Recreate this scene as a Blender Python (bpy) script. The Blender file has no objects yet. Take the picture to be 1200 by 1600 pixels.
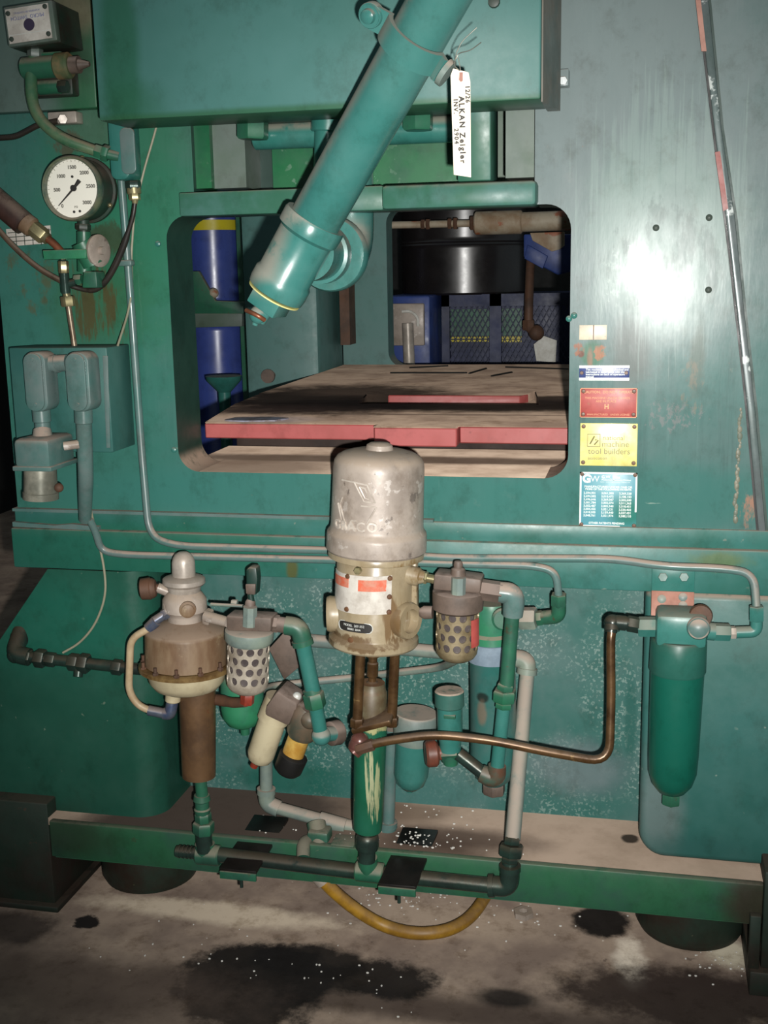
import bpy, bmesh, math, random
from mathutils import Vector, Matrix, noise
random.seed(7)
sc = bpy.context.scene
COL = sc.collection
PI = math.pi

# ------------------------------------------------------------------ camera
# world: X along the press face, Y into the press (face at Y=0), Z up, floor at Z=0
def _basis():
    x = Vector((8340, 215, -1834)).normalized()
    z = -Vector((174, 8900, 1834)).normalized()
    z = (z - x * z.dot(x)).normalized()
    return x, z.cross(x), z
_X, _Y, _Z = _basis()
FOC = 1834.0
M3 = Matrix((_X, _Y, _Z))                       # world <- camera (right, down, forward)
FWD = M3 @ Vector((0, 0, 1))
CAM = Vector((0, 0, 0.9)) - 2.3 * FWD
cd = bpy.data.cameras.new('camera'); cam = bpy.data.objects.new('camera', cd); COL.objects.link(cam)
cd.sensor_fit = 'VERTICAL'; cd.sensor_height = 36; cd.lens = 36 * FOC / 1600; cd.clip_start = 0.05; cd.clip_end = 50
R, D, F_ = M3 @ Vector((1, 0, 0)), M3 @ Vector((0, 1, 0)), FWD
mw = Matrix.Identity(4)
for i in range(3):
    mw[i][0] = R[i]; mw[i][1] = -D[i]; mw[i][2] = -F_[i]; mw[i][3] = CAM[i]
cam.matrix_world = mw
sc.camera = cam

# ------------------------------------------------------------------ light: the camera's flash, a dim hall
wd = bpy.data.worlds.new('hall'); sc.world = wd; wd.use_nodes = True
bg = wd.node_tree.nodes['Background']; bg.inputs[0].default_value = (0.80, 0.95, 1.0, 1); bg.inputs[1].default_value = 0.14
fl = bpy.data.lights.new('camera_flash', 'SPOT'); fo = bpy.data.objects.new('camera_flash', fl); COL.objects.link(fo)
fl.energy = 290; fl.color = (1.0, 0.985, 0.95); fl.shadow_soft_size = 0.012; fl.spot_size = math.radians(70); fl.spot_blend = 1.0
FLASH = CAM + R * 0.045 + D * 0.055
aim = (F_ * 1.0 + R * 0.045 - D * 0.06).normalized()
fo.matrix_world = Matrix.Translation(FLASH) @ aim.to_track_quat('-Z', 'Y').to_matrix().to_4x4()
vs = sc.view_settings
vs.view_transform = 'Standard'; vs.look = 'None'; vs.exposure = 0.0; vs.gamma = 1.0; vs.use_curve_mapping = False

# ------------------------------------------------------------------ where a photographed point lies at a known depth
def ray(px, py): return M3 @ Vector(((px - 600) / FOC, (py - 800) / FOC, 1.0))
def P(px, py, Y=0.0):
    r = ray(px, py); return CAM + r * ((Y - CAM.y) / r.y)
def F(px, py, z=0.0):
    r = ray(px, py); return CAM + r * ((z - CAM.z) / r.z)
def S(px, py, Y=0.0): return (P(px, py, Y) - CAM).dot(FWD) / FOC     # metres per pixel there

# ------------------------------------------------------------------ mesh builder
class B:
    def __init__(s): s.v = []; s.f = []
    def add(s, vs_, fs):
        n = len(s.v); s.v += [Vector(v) for v in vs_]; s.f += [tuple(i + n for i in f) for f in fs]; return s
    def addbm(s, bm, mp=None):
        bm.verts.index_update()
        s.add([mp(v.co) if mp else v.co.copy() for v in bm.verts], [[v.index for v in f.verts] for f in bm.faces]); bm.free(); return s
    def box(s, c, size, rot=None, bev=0.0, seg=2):
        bm = bmesh.new(); bmesh.ops.create_cube(bm, size=1)
        for v in bm.verts: v.co = Vector((v.co.x * size[0], v.co.y * size[1], v.co.z * size[2]))
        if bev: bmesh.ops.bevel(bm, geom=list(bm.edges), offset=bev, segments=seg, affect='EDGES', profile=0.5)
        c = Vector(c); r = rot or Matrix.Identity(3)
        return s.addbm(bm, lambda p: r @ p + c)
    def bb(s, x0, x1, y0, y1, z0, z1, bev=0.0):
        return s.box(((x0 + x1) / 2, (y0 + y1) / 2, (z0 + z1) / 2), (abs(x1 - x0), abs(y1 - y0), abs(z1 - z0)), None, bev)
    def prism(s, loops, o, U, V, W, depth, bev=0.0, seg=2):
        bm = bmesh.new(); es = []
        for lp in loops:
            vv = [bm.verts.new((p[0], p[1], 0)) for p in lp]
            es += [bm.edges.new((vv[i], vv[(i + 1) % len(vv)])) for i in range(len(vv))]
        if len(loops) == 1: bm.faces.new(vv)
        else: bmesh.ops.triangle_fill(bm, use_beauty=True, use_dissolve=False, edges=es)
        g = bmesh.ops.extrude_face_region(bm, geom=list(bm.faces))
        for e in g['geom']:
            if isinstance(e, bmesh.types.BMVert): e.co.z += depth
        bmesh.ops.recalc_face_normals(bm, faces=bm.faces)
        if bev:
            ed = [e for e in bm.edges if len(e.link_faces) == 2 and e.calc_face_angle(0) > 0.5]
            bmesh.ops.bevel(bm, geom=ed, offset=bev, segments=seg, affect='EDGES', profile=0.5)
        o, U, V, W = Vector(o), Vector(U), Vector(V), Vector(W)
        return s.addbm(bm, lambda p: o + U * p.x + V * p.y + W * p.z)
    def plate(s, pix, Y0, Y1, bev=0.0, holes=()):
        lp = lambda q: [(P(x, y, Y0).x, P(x, y, Y0).z) for x, y in q]
        return s.prism([lp(pix)] + [lp(h) for h in holes], (0, Y0, 0), (1, 0, 0), (0, 0, 1), (0, 1, 0), Y1 - Y0, bev)
    def lathe(s, p0, ax, prof, seg=36, ph=0.0):
        ax = Vector(ax).normalized(); p0 = Vector(p0)
        u = ax.orthogonal().normalized(); w = ax.cross(u); vs_ = []; fs = []; rows = []
        for t, r in prof:
            if r < 1e-6: rows.append([len(vs_)]); vs_.append(p0 + ax * t)
            else:
                rows.append(list(range(len(vs_), len(vs_) + seg)))
                vs_ += [p0 + ax * t + (u * math.cos(ph + 2 * PI * k / seg) + w * math.sin(ph + 2 * PI * k / seg)) * r for k in range(seg)]
        for a, b in zip(rows, rows[1:]):
            for k in range(seg):
                k2 = (k + 1) % seg
                if len(a) == 1 and len(b) == 1: continue
                if len(a) == 1: fs.append((a[0], b[k], b[k2]))
                elif len(b) == 1: fs.append((a[k], a[k2], b[0]))
                else: fs.append((a[k], a[k2], b[k2], b[k]))
        if len(rows[0]) > 1: fs.append(rows[0][::-1])
        if len(rows[-1]) > 1: fs.append(rows[-1])
        return s.add(vs_, fs)
    def cyl(s, p0, p1, r, r1=None, seg=24, ch=0.0):
        p0, p1 = Vector(p0), Vector(p1); L = (p1 - p0).length; r1 = r if r1 is None else r1
        pr = [(0, r), (L, r1)] if not ch else [(0, r - ch), (ch, r), (L - ch, r1), (L, r1 - ch)]
        return s.lathe(p0, p1 - p0, pr, seg)
    def hexn(s, p0, p1, r, ph=0.3):
        p0, p1 = Vector(p0), Vector(p1); L = (p1 - p0).length; c = min(r * .12, L * .2)
        return s.lathe(p0, p1 - p0, [(0, r * .9), (c, r), (L - c, r), (L, r * .9)], 6, ph)
    def ball(s, c, r, sx=(1, 1, 1)):
        bm = bmesh.new(); bmesh.ops.create_uvsphere(bm, u_segments=24, v_segments=14, radius=r); c = Vector(c)
        return s.addbm(bm, lambda p: c + Vector((p.x * sx[0], p.y * sx[1], p.z * sx[2])))
    def tube(s, pts, r, bend=0.03, seg=14, closed=False, nb=6):
        pts = [Vector(p) for p in pts]; rs = r if isinstance(r, (list, tuple)) else None
        out = []; rr = []
        for i, p in enumerate(pts):
            ri = rs[i] if rs else r
            if i == 0 or i == len(pts) - 1 or bend <= 0: out.append(p); rr.append(ri); continue
            a, c = pts[i - 1], pts[i + 1]
            d0 = min(bend, (a - p).length * .48); d1 = min(bend, (c - p).length * .48)
            q0 = p + (a - p).normalized() * d0; q1 = p + (c - p).normalized() * d1
            for k in range(nb + 1):
                t = k / nb; out.append(q0 * (1 - t) ** 2 + p * 2 * t * (1 - t) + q1 * t * t); rr.append(ri)
        o2 = [out[0]]; r2 = [rr[0]]
        for p, q in zip(out[1:], rr[1:]):
            if (p - o2[-1]).length > 1e-5: o2.append(p); r2.append(q)
        tg = [((o2[min(i + 1, len(o2) - 1)] - o2[max(i - 1, 0)]).normalized()) for i in range(len(o2))]
        u = tg[0].orthogonal().normalized(); vs_ = []; fs = []
        for i, p in enumerate(o2):
            if i: u = (u - tg[i] * u.dot(tg[i])).normalized()
            w = tg[i].cross(u)
            vs_ += [p + (u * math.cos(2 * PI * k / seg) + w * math.sin(2 * PI * k / seg)) * r2[i] for k in range(seg)]
        for i in range(len(o2) - 1):
            for k in range(seg):
                a, b = i * seg + k, i * seg + (k + 1) % seg
                fs.append((a, b, b + seg, a + seg))
        fs.append(tuple(range(seg))[::-1]); fs.append(tuple(range((len(o2) - 1) * seg, len(o2) * seg)))
        return s.add(vs_, fs)
    def text(s, body, size, mp, align='CENTER', ext=0.0004, spacing=1.0, bold=0.0):
        cu = bpy.data.curves.new('t', 'FONT'); cu.body = body; cu.size = size; cu.align_x = align; cu.align_y = 'CENTER'
        cu.extrude = ext; cu.space_line = 1.0; cu.space_character = spacing; cu.offset = bold; cu.resolution_u = 3
        ob = bpy.data.objects.new('t', cu); COL.objects.link(ob)
        me = bpy.data.meshes.new_from_object(ob.evaluated_get(bpy.context.evaluated_depsgraph_get()))
        s.add([mp(v.co) for v in me.vertices], [list(p.vertices) for p in me.polygons])
        bpy.data.objects.remove(ob); bpy.data.curves.remove(cu); bpy.data.meshes.remove(me); return s
    def mesh(s, name, off, smooth=38):
        me = bpy.data.meshes.new(name); me.from_pydata([v - off for v in s.v], [], s.f); me.update()
        bm = bmesh.new(); bm.from_mesh(me); bmesh.ops.recalc_face_normals(bm, faces=bm.faces); bm.to_mesh(me); bm.free()
        for p in me.polygons: p.use_smooth = True
        me.set_sharp_from_angle(angle=math.radians(smooth)); return me
def flat(o, U=(1, 0, 0), V=(0, 0, 1)):
    o, U, V = Vector(o), Vector(U), Vector(V); W = U.cross(V)
    return lambda p: o + U * p.x + V * p.y + W * p.z

# ------------------------------------------------------------------ objects
ROOT = {}
def tag(o, label, cat, group=None):
    o['label'] = label; o['category'] = cat
    if group: o['group'] = group
    return o
def thing(name, label, cat, loc, group=None):
    o = bpy.data.objects.new(name, None); COL.objects.link(o); o.location = loc; o.empty_display_size = .05
    ROOT[o] = Vector(loc); return tag(o, label, cat, group)
def part(name, b, m, parent, label=None, smooth=38):
    off = ROOT[parent]; o = bpy.data.objects.new(name, b.mesh(name, off, smooth)); COL.objects.link(o)
    o.parent = parent; ROOT[o] = off; o.data.materials.append(m)
    if label: o['label'] = label
    return o
def one(name, b, m, label=None, cat=None, group=None, kind=None, smooth=38):
    lo = [min(v[i] for v in b.v) for i in range(3)]; hi = [max(v[i] for v in b.v) for i in range(3)]
    off = Vector(((lo[0] + hi[0]) / 2, (lo[1] + hi[1]) / 2, lo[2]))
    o = bpy.data.objects.new(name, b.mesh(name, off, smooth)); COL.objects.link(o); o.location = off; o.data.materials.append(m)
    ROOT[o] = off
    if label: tag(o, label, cat, group)
    if kind: o['kind'] = kind
    return o

# pixel-aware shorthands (each row: pixel, pixel, real depth)
def tp(b, pts, rpx, bend=25, seg=14):
    w = [P(*p) for p in pts]; sc_ = sum(S(*p) for p in pts) / len(pts)
    rr = [r * sc_ for r in rpx] if isinstance(rpx, (list, tuple)) else rpx * sc_
    return b.tube(w, rr, bend * sc_, seg)
def vl(b, ax, Y, rows, seg=40):
    """lathe about the upright line through two photographed points; rows (height in the photo, radius in photo pixels)"""
    (x0, y0), (x1, y1) = ax
    a, c = P(x0, y0, Y), P(x1, y1, Y); d = (c - a).normalized()
    pr = []
    for y, r in rows:
        x = x0 + (x1 - x0) * (y - y0) / (y1 - y0); pr.append(((P(x, y, Y) - a).dot(d), r * S(x, y, Y)))
    return b.lathe(a, d, pr, seg)
def cp(b, p, q, rpx, r1=None, seg=24, ch=0.0):
    s_ = S(*p); return b.cyl(P(*p), P(*q), rpx * s_, None if r1 is None else r1 * s_, seg, ch * s_)
def hx(b, p, q, rpx, ph=0.3): return b.hexn(P(*p), P(*q), rpx * S(*p), ph)

# ------------------------------------------------------------------ materials
def lin(c):
    r, g, b_ = c
    if g > r + 22 and g >= b_: c = (r + 5, g * .835, b_ * .89)      # the press paint is a greyed teal
    return tuple(((x / 255) / 12.92 if x / 255 <= .04045 else ((x / 255 + .055) / 1.055) ** 2.4) for x in c) + (1,)
def mat(name, c1, c2=None, sc_=6.0, rough=.42, metal=0.0, dust=0.0, dustc=(158, 138, 122), bump=0.0, bsc=40, chips=(), blobs=(),
        streak=0.0, spec=.5, vec=(1, 1, 1), rvar=.12, speck=None, coat=0.0, nmix=1.0, scuffs=(), grime=.35, drough=0.0, dr=(.10, .62)):
    m = bpy.data.materials.new(name); m.use_nodes = True; nt = m.node_tree; N = nt.nodes; L = nt.links
    bs = N['Principled BSDF']; bs.inputs['Roughness'].default_value = rough; bs.inputs['Metallic'].default_value = metal
    bs.inputs['Specular IOR Level'].default_value = spec
    if drough: bs.inputs['Diffuse Roughness'].default_value = drough
    if coat: bs.inputs['Coat Weight'].default_value = coat; bs.inputs['Coat Roughness'].default_value = .15
    tc = N.new('ShaderNodeNewGeometry'); pos = tc.outputs['Position']
    def nz(scale, det=4, ro=.6, v=(1, 1, 1), seed=0):
        mp = N.new('ShaderNodeMapping'); mp.inputs['Scale'].default_value = v; mp.inputs['Location'].default_value = (seed, seed * .7, seed * 1.3)
        L.new(pos, mp.inputs['Vector']); n = N.new('ShaderNodeTexNoise'); n.inputs['Scale'].default_value = scale
        n.inputs['Detail'].default_value = det; n.inputs['Roughness'].default_value = ro; L.new(mp.outputs[0], n.inputs['Vector']); return n
    def ramp(x, a, b_):
        r = N.new('ShaderNodeMapRange'); r.interpolation_type = 'SMOOTHSTEP'; r.inputs[1].default_value = a; r.inputs[2].default_value = b_
        L.new(x, r.inputs[0]); return r.outputs[0]
    def mul(x, y):
        q = N.new('ShaderNodeMath'); q.operation = 'MULTIPLY'; L.new(x, q.inputs[0])
        if isinstance(y, (int, float)): q.inputs[1].default_value = y
        else: L.new(y, q.inputs[1])
        return q.outputs[0]
    def mix(fac, a, b_):
        q = N.new('ShaderNodeMix'); q.data_type = 'RGBA'
        if isinstance(fac, (int, float)): q.inputs[0].default_value = fac
        else: L.new(fac, q.inputs[0])
        for k, x in ((6, a), (7, b_)):
            if isinstance(x, tuple): q.inputs[k].default_value = x
            else: L.new(x, q.inputs[k])
        return q.outputs[2]
    col = lin(c1)
    if c2:
        n = nz(sc_, 5, .62, vec); col = mix(mul(ramp(n.outputs[0], .36, .66), nmix), col, lin(c2))
    if streak:
        n = nz(5, 5, .7, (9, 9, .45), 3); col = mix(mul(ramp(n.outputs[0], .52, .72), streak), col, lin(tuple(min(255, int(x * .62)) for x in c1)))
        n = nz(6, 5, .7, (11, 11, .4), 9); col = mix(mul(ramp(n.outputs[0], .56, .74), streak * .6), col, lin(tuple(min(255, int(x * 1.25 + 14)) for x in c1)))
    for i, (cc, s2, lo, amt) in enumerate(chips):
        n = nz(s2, 6, .65, (1, 1, 1), 11 + 5 * i); col = mix(mul(ramp(n.outputs[0], lo, lo + .05), amt), col, lin(cc))
    if speck:
        n = nz(speck[1], 2, .5, (1, 1, 1), 31); g = nz(7, 3, .6, (1, 1, 1), 37)
        col = mix(mul(mul(ramp(n.outputs[0], speck[2], speck[2] + .05), ramp(g.outputs[0], .4, .6)), speck[3]), col, lin(speck[0]))
    wn = None
    for c, s3, cc, amt, soft, wob in blobs:
        if wn is None: wn = nz(13, 7, .7, (1, 1, 1), 21)
        a = N.new('ShaderNodeVectorMath'); a.operation = 'SUBTRACT'; L.new(pos, a.inputs[0]); a.inputs[1].default_value = c
        b_ = N.new('ShaderNodeVectorMath'); b_.operation = 'DIVIDE'; L.new(a.outputs[0], b_.inputs[0]); b_.inputs[1].default_value = s3
        w1 = N.new('ShaderNodeVectorMath'); w1.operation = 'SUBTRACT'; L.new(wn.outputs['Color'], w1.inputs[0]); w1.inputs[1].default_value = (.5, .5, .5)
        w2 = N.new('ShaderNodeVectorMath'); w2.operation = 'SCALE'; L.new(w1.outputs[0], w2.inputs[0]); w2.inputs['Scale'].default_value = wob
        a2 = N.new('ShaderNodeVectorMath'); a2.operation = 'ADD'; L.new(b_.outputs[0], a2.inputs[0]); L.new(w2.outputs[0], a2.inputs[1])
        ln = N.new('ShaderNodeVectorMath'); ln.operation = 'LENGTH'; L.new(a2.outputs[0], ln.inputs[0])
        col = mix(mul(ramp(ln.outputs['Value'], 1 + soft, 1 - soft), amt), col, lin(cc))
    for i, (c, s3, cc, amt, s2, th, vv_) in enumerate(scuffs):          # patches of streaky scratches or stains
        a = N.new('ShaderNodeVectorMath'); a.operation = 'SUBTRACT'; L.new(pos, a.inputs[0]); a.inputs[1].default_value = c
        b_ = N.new('ShaderNodeVectorMath'); b_.operation = 'DIVIDE'; L.new(a.outputs[0], b_.inputs[0]); b_.inputs[1].default_value = s3
        ln = N.new('ShaderNodeVectorMath'); ln.operation = 'LENGTH'; L.new(b_.outputs[0], ln.inputs[0])
        n = nz(s2, 5, .68, vv_, 41 + 3 * i); a2 = N.new('ShaderNodeMath'); a2.operation = 'MULTIPLY_ADD'
        L.new(ramp(ln.outputs['Value'], 1.25, .3), a2.inputs[0]); a2.inputs[1].default_value = .30; L.new(n.outputs[0], a2.inputs[2])
        col = mix(mul(ramp(a2.outputs[0], th + .20, th + .31), amt), col, lin(cc))
    if grime:                                                           # uneven handling dirt, two sizes
        g0 = col; n = nz(17, 6, .72, (1, 1, .8), 51); k = N.new('ShaderNodeMix'); k.data_type = 'RGBA'; k.blend_type = 'MULTIPLY'
        L.new(mul(ramp(n.outputs[0], .48, .72), grime), k.inputs[0]); k.inputs[7].default_value = (.42, .36, .30, 1)
        if isinstance(col, tuple): k.inputs[6].default_value = col
        else: L.new(col, k.inputs[6])
        col = k.outputs[2]
    rsrc = None
    if rvar:
        n = nz(14, 5, .65, (1, 1, .35) if streak else (1, 1, 1), 5); r = N.new('ShaderNodeMapRange'); r.inputs[1].default_value = .3; r.inputs[2].default_value = .7
        r.inputs[3].default_value = max(.03, rough - rvar); r.inputs[4].default_value = min(1, rough + rvar); L.new(n.outputs[0], r.inputs[0]); rsrc = r.outputs[0]
    if dust:
        sx = N.new('ShaderNodeSeparateXYZ'); L.new(tc.outputs['Normal'], sx.inputs[0]); n = nz(22, 5, .7, (1, 1, 1), 17)
        df = mul(mul(ramp(sx.outputs[2], *dr), ramp(n.outputs[0], .25, .52)), dust)
        col = mix(df, col, lin(dustc))
        q = N.new('ShaderNodeMix'); L.new(df, q.inputs[0])
        if rsrc: L.new(rsrc, q.inputs[2])
        else: q.inputs[2].default_value = rough
        q.inputs[3].default_value = .9; rsrc = q.outputs[0]
    if rsrc: L.new(rsrc, bs.inputs['Roughness'])
    if isinstance(col, tuple): bs.inputs['Base Color'].default_value = col
    else: L.new(col, bs.inputs['Base Color'])
    if bump:
        n = nz(bsc, 4, .6, (1, 1, .3) if streak else (1, 1, 1), 2); bp = N.new('ShaderNodeBump'); bp.inputs['Strength'].default_value = bump
        bp.inputs['Distance'].default_value = .002; L.new(n.outputs[0], bp.inputs['Height']); L.new(bp.outputs[0], bs.inputs['Normal'])
    return m

def V3(*a): return Vector(a)
PF = lambda x, y, Y=0.0: tuple(P(x, y, Y))
FL = lambda x, y, z=0.0: tuple(F(x, y, z))
TEAL, TEAL2 = (54, 137, 121), (66, 142, 126)
DEEP, DEEP2 = (18, 98, 80), (30, 112, 92)
RUST = (112, 62, 40); DUST = (160, 138, 122)

M = {}
M['face'] = mat('worn_teal_face_flash_glow', (84, 136, 124), (66, 132, 118), 2.2, .25, spec=.13, streak=.34, bump=.12, bsc=26, rvar=.08,
    scuffs=[(PF(1040, 340), (.20, .3, .30), (140, 158, 152), .40, 80, .46, (1.8, 1, .05)), (PF(1050, 400), (.15, .3, .16), (80, 100, 95), .6, 24, .56, (1.4, 1, .5)), (PF(985, 430), (.08, .3, .10), (160, 176, 168), .6, 70, .58, (1, 1, .8)), (PF(1080, 600), (.04, .3, .10), (130, 116, 98), .5, 50, .58, (1.3, 1, .5)), (PF(1050, 650), (.09, .3, .05), (120, 148, 138), .6, 90, .57, (1, 1, .7)),
        (PF(150, 470), (.10, .3, .14), (78, 66, 40), .8, 22, .53, (1.5, 1, .25)), (PF(60, 440), (.09, .3, .12), (84, 84, 60), .7, 18, .57, (1, 1, .6)), (PF(160, 380), (.08, .3, .06), (62, 62, 44), .7, 20, .52, (1, 1, .5)), (PF(110, 225), (.08, .3, .04), (86, 74, 58), .7, 20, .52, (1, 1, .6)), (PF(960, 820), (.05, .3, .05), (150, 112, 90), .8, 60, .60, (1, 1, 1)), (PF(1170, 800), (.03, .3, .06), (164, 118, 98), .8, 30, .55, (1, 1, .4)),
        (PF(960, 785), (.12, .3, .004), (150, 168, 156), .8, 30, .50, (.4, 1, 3)), (PF(905, 545), (.02, .3, .02), (150, 100, 76), .9, 60, .54, (1, 1, 1)), (PF(938, 550), (.016, .3, .02), (160, 108, 78), .95, 60, .48, (1, 1, 1))], dust=.9,
    chips=[((128, 134, 128), 7, .66, .55), ((120, 92, 74), 19, .74, .7)], speck=((150, 150, 135), 60, .70, .5),
    blobs=[(PF(120, 640), (.26, .3, .60), (46, 132, 110), .85, .45, .7), (PF(200, 300), (.16, .3, .30), (38, 138, 92), .65, .5, .8),
           (PF(960, 190), (.36, .3, .40), (122, 164, 154), .8, .5, .9), (PF(1040, 370), (.13, .3, .16), (122, 144, 136), .7, .4, 1.3),  # both paler blobs paint the flash's glow and halo into the colour
           (PF(1060, 330), (.03, .3, .06), (88, 108, 104), .5, .4, 2.4), (PF(985, 550), (.035, .3, .055), (84, 110, 98), .7, .5, 1.2),
           (PF(1090, 560), (.012, .3, .07), (86, 96, 84), .6, .4, 2.2), (PF(560, 775), (.6, .3, .06), (52, 136, 118), .8, .35, .6), (PF(1030, 780), (.22, .3, .07), (56, 132, 116), .8, .35, .6),
           (PF(925, 553), (.020, .3, .024), (60, 136, 98), .8, .3, 1.0), (PF(922, 560), (.005, .3, .02), (142, 112, 92), .8, .4, 1.0),
           (PF(908, 553), (.006, .3, .006), (112, 62, 46), .9, .3, .5), (PF(150, 470), (.10, .3, .10), (48, 110, 70), .6, .6, 1.6), (PF(130, 200), (.07, .3, .05), (88, 104, 88), .5, .5, 1.6)])
M['band'] = mat('teal_beam_paint', TEAL, (40, 118, 98), 4, .40, dust=.8, bump=.1, bsc=30, speck=((150, 150, 135), 70, .72, .4),
    chips=[((92, 88, 56), 12, .73, .7)], blobs=[(PF(180, 860, -.02), (.35, .3, .06), (26, 118, 88), .8, .4, .5), (PF(1125, 878, -.02), (.05, .3, .018), (84, 104, 60), .8, .4, 1.6),
           (PF(455, 890, -.02), (.012, .3, .025), (88, 84, 40), .8, .4, 1.2)])
M['deep'] = mat('deep_green_paint', (26, 92, 70), (32, 104, 80), 2.5, .40, dust=.7, bump=.06, bsc=30, speck=((150, 160, 140), 55, .73, .4),
    blobs=[(PF(60, 1340, -.03), (.16, .3, .12), (30, 44, 34), .8, .6, .9), (PF(80, 980, -.03), (.2, .3, .1), (26, 124, 96), .7, .6, .6)])
M['rightped'] = mat('right_pedestal_paint', (50, 124, 110), (36, 110, 94), 3, .44, dust=.8, bump=.08, bsc=30, speck=((170, 180, 165), 42, .70, .6),
    blobs=[(PF(1030, 1270), (.04, .3, .14), (104, 146, 136), .7, .6, 1.0), (PF(1090, 1340), (.12, .3, .05), (36, 104, 92), .7, .5, .9)])
M['recess'] = mat('speckled_teal_panel', (52, 126, 110), (88, 142, 130), 3.2, .40, dust=.8, bump=.05, bsc=40, speck=((190, 205, 195), 190, .56, .28),
    chips=[((176, 194, 184), 170, .70, .5)], blobs=[(PF(935, 1200, .15), (.06, .3, .06), (34, 112, 98), .9, .3, .7), (PF(985, 1130, .15), (.012, .3, .09), (30, 108, 92), .8, .4, .7),
    (PF(480, 1220, .15), (.16, .3, .035), (28, 112, 92), .85, .35, .6), (PF(640, 1235, .15), (.16, .3, .05), (60, 134, 120), .8, .4, .5), (PF(900, 1200, .15), (.10, .3, .06), (116, 156, 150), .6, .5, .9)])
M['tray'] = mat('dusty_drip_tray', (164, 144, 127), (150, 131, 114), 7, .85, drough=1.0, grime=.2, bump=.2, bsc=60, rvar=0,
    blobs=[(FL(620, 1330, .215), (.20, .085, .3), (74, 58, 48), .92, .45, .5), (FL(700, 1310, .215), (.18, .05, .3), (64, 50, 42), .85, .5, .6), (FL(560, 1270, .215), (.10, .2, .3), (104, 88, 76), .85, .4, .4), (FL(330, 1285, .215), (.28, .3, .3), (58, 48, 42), .97, .25, .35), (FL(985, 1312, .215), (.017, .02, .1), (34, 26, 18), .95, .25, 1.0),
           (FL(640, 1270, .215), (.08, .05, .1), (92, 76, 62), .7, .5, .5)])
M['beam'] = mat('green_base_beam_paint', (40, 116, 76), (44, 100, 80), 7, .38, dust=.3, bump=.1, bsc=30, chips=[((70, 52, 40), 9, .66, .6), ((150, 140, 116), 16, .73, .8)],
    blobs=[(PF(110, 1300, -.06), (.10, .3, .05), (44, 60, 44), .8, .5, .9), (PF(1175, 1410, -.06), (.05, .3, .07), (58, 44, 38), .85, .5, .9)])
M['foot'] = mat('grimy_foot_paint', (34, 66, 50), (46, 34, 26), 6, .55, bump=.15, bsc=30, speck=((120, 120, 90), 60, .70, .5))
M['outrig'] = mat('dark_outrigger_steel', (28, 46, 36), (44, 32, 26), 5, .6, dust=.4, dustc=(84, 66, 54), bump=.15, bsc=40, chips=[((80, 50, 38), 12, .64, .6)])
M['cover'] = mat('satin_teal_cover_paint', (74, 148, 134), (64, 138, 122), 1.8, .42, rvar=.05, spec=.22, bump=.03, bsc=60, dust=.5, chips=[((40, 116, 76), 14, .78, .7)],
    blobs=[(PF(188, 90, -.20), (.034, .3, .16), (36, 112, 80), .75, .35, .35), (PF(200, 165, -.20), (.06, .3, .04), (38, 112, 78), .6, .6, .9), (PF(500, 172, -.20), (.5, .3, .010), (44, 112, 70), .8, .5, .35)])
M['teal'] = mat('gloss_teal_paint', (42, 130, 112), (56, 142, 124), 8, .30, dust=.55, bump=.06, bsc=50)
M['pipe'] = mat('dusted_teal_pipe_paint', (52, 140, 124), (66, 148, 132), 7, .26, dust=.8, dustc=(146, 140, 128), dr=(-.05, .42), bump=.06, bsc=34, rvar=.08)
M['green'] = mat('green_fitting_paint', (36, 122, 84), (40, 104, 80), 12, .40, dust=.55, bump=.1, bsc=50, chips=[((78, 64, 46), 26, .64, .6)])
M['lgreen'] = mat('bright_green_paint', (44, 152, 100), (50, 140, 104), 12, .4, dust=.7)
M['yoke'] = mat('yoke_bar_paint', (70, 140, 122), (48, 122, 92), 8, .38, spec=.25, dust=.6, bump=.06, bsc=30)
M['guide'] = mat('saturated_green_paint', (16, 120, 66), (24, 108, 68), 12, .42, speck=((110, 170, 140), 60, .62, .5))
M['slide'] = mat('greyed_green_slide_paint', (96, 136, 120), (80, 124, 98), 5, .45, dust=.5)
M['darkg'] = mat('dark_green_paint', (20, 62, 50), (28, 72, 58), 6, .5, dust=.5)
M['inner'] = mat('inner_column_paint', (76, 148, 132), (86, 150, 136), 4, .5, dust=.5, speck=((150, 170, 160), 60, .73, .3))
M['brownsteel'] = mat('oil_browned_steel', (104, 78, 50), (74, 52, 32), 22, .30, metal=.45, bump=.12, bsc=60, dust=.3, chips=[((170, 140, 92), 30, .66, .6)])
M['dkpipe'] = mat('oily_dark_pipe', (44, 56, 52), (50, 72, 64), 14, .24, metal=.35, bump=.12, bsc=80, dust=.45, dustc=(96, 74, 54))
M['black'] = mat('black_rubber', (24, 23, 22), None, 6, .5)
M['cable'] = mat('dusty_black_cable', (34, 32, 30), (52, 44, 36), 16, .45)
M['steel'] = mat('bare_bright_steel', (190, 188, 176), (140, 134, 120), 26, .28, metal=.8, bump=.05)
M['brass'] = mat('tarnished_brass_fitting', (170, 160, 120), (128, 120, 92), 30, .35, metal=.6)
M['alu'] = mat('dusty_cast_aluminium', (176, 163, 151), (150, 138, 128), 10, .42, metal=.08, bump=.15, bsc=60, chips=[((98, 88, 82), 21, .60, .7), ((206, 198, 190), 30, .60, .6), ((84, 74, 68), 70, .66, .7)], dust=.8, dustc=(168, 150, 132), grime=.5)
M['alu2'] = mat('pale_satin_aluminium', (186, 176, 164), (160, 150, 140), 16, .38, metal=.2, dust=.4)
M['raised'] = mat('rubbed_raised_metal', (206, 196, 184), (176, 164, 152), 40, .38, metal=.1, grime=.2)
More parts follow.
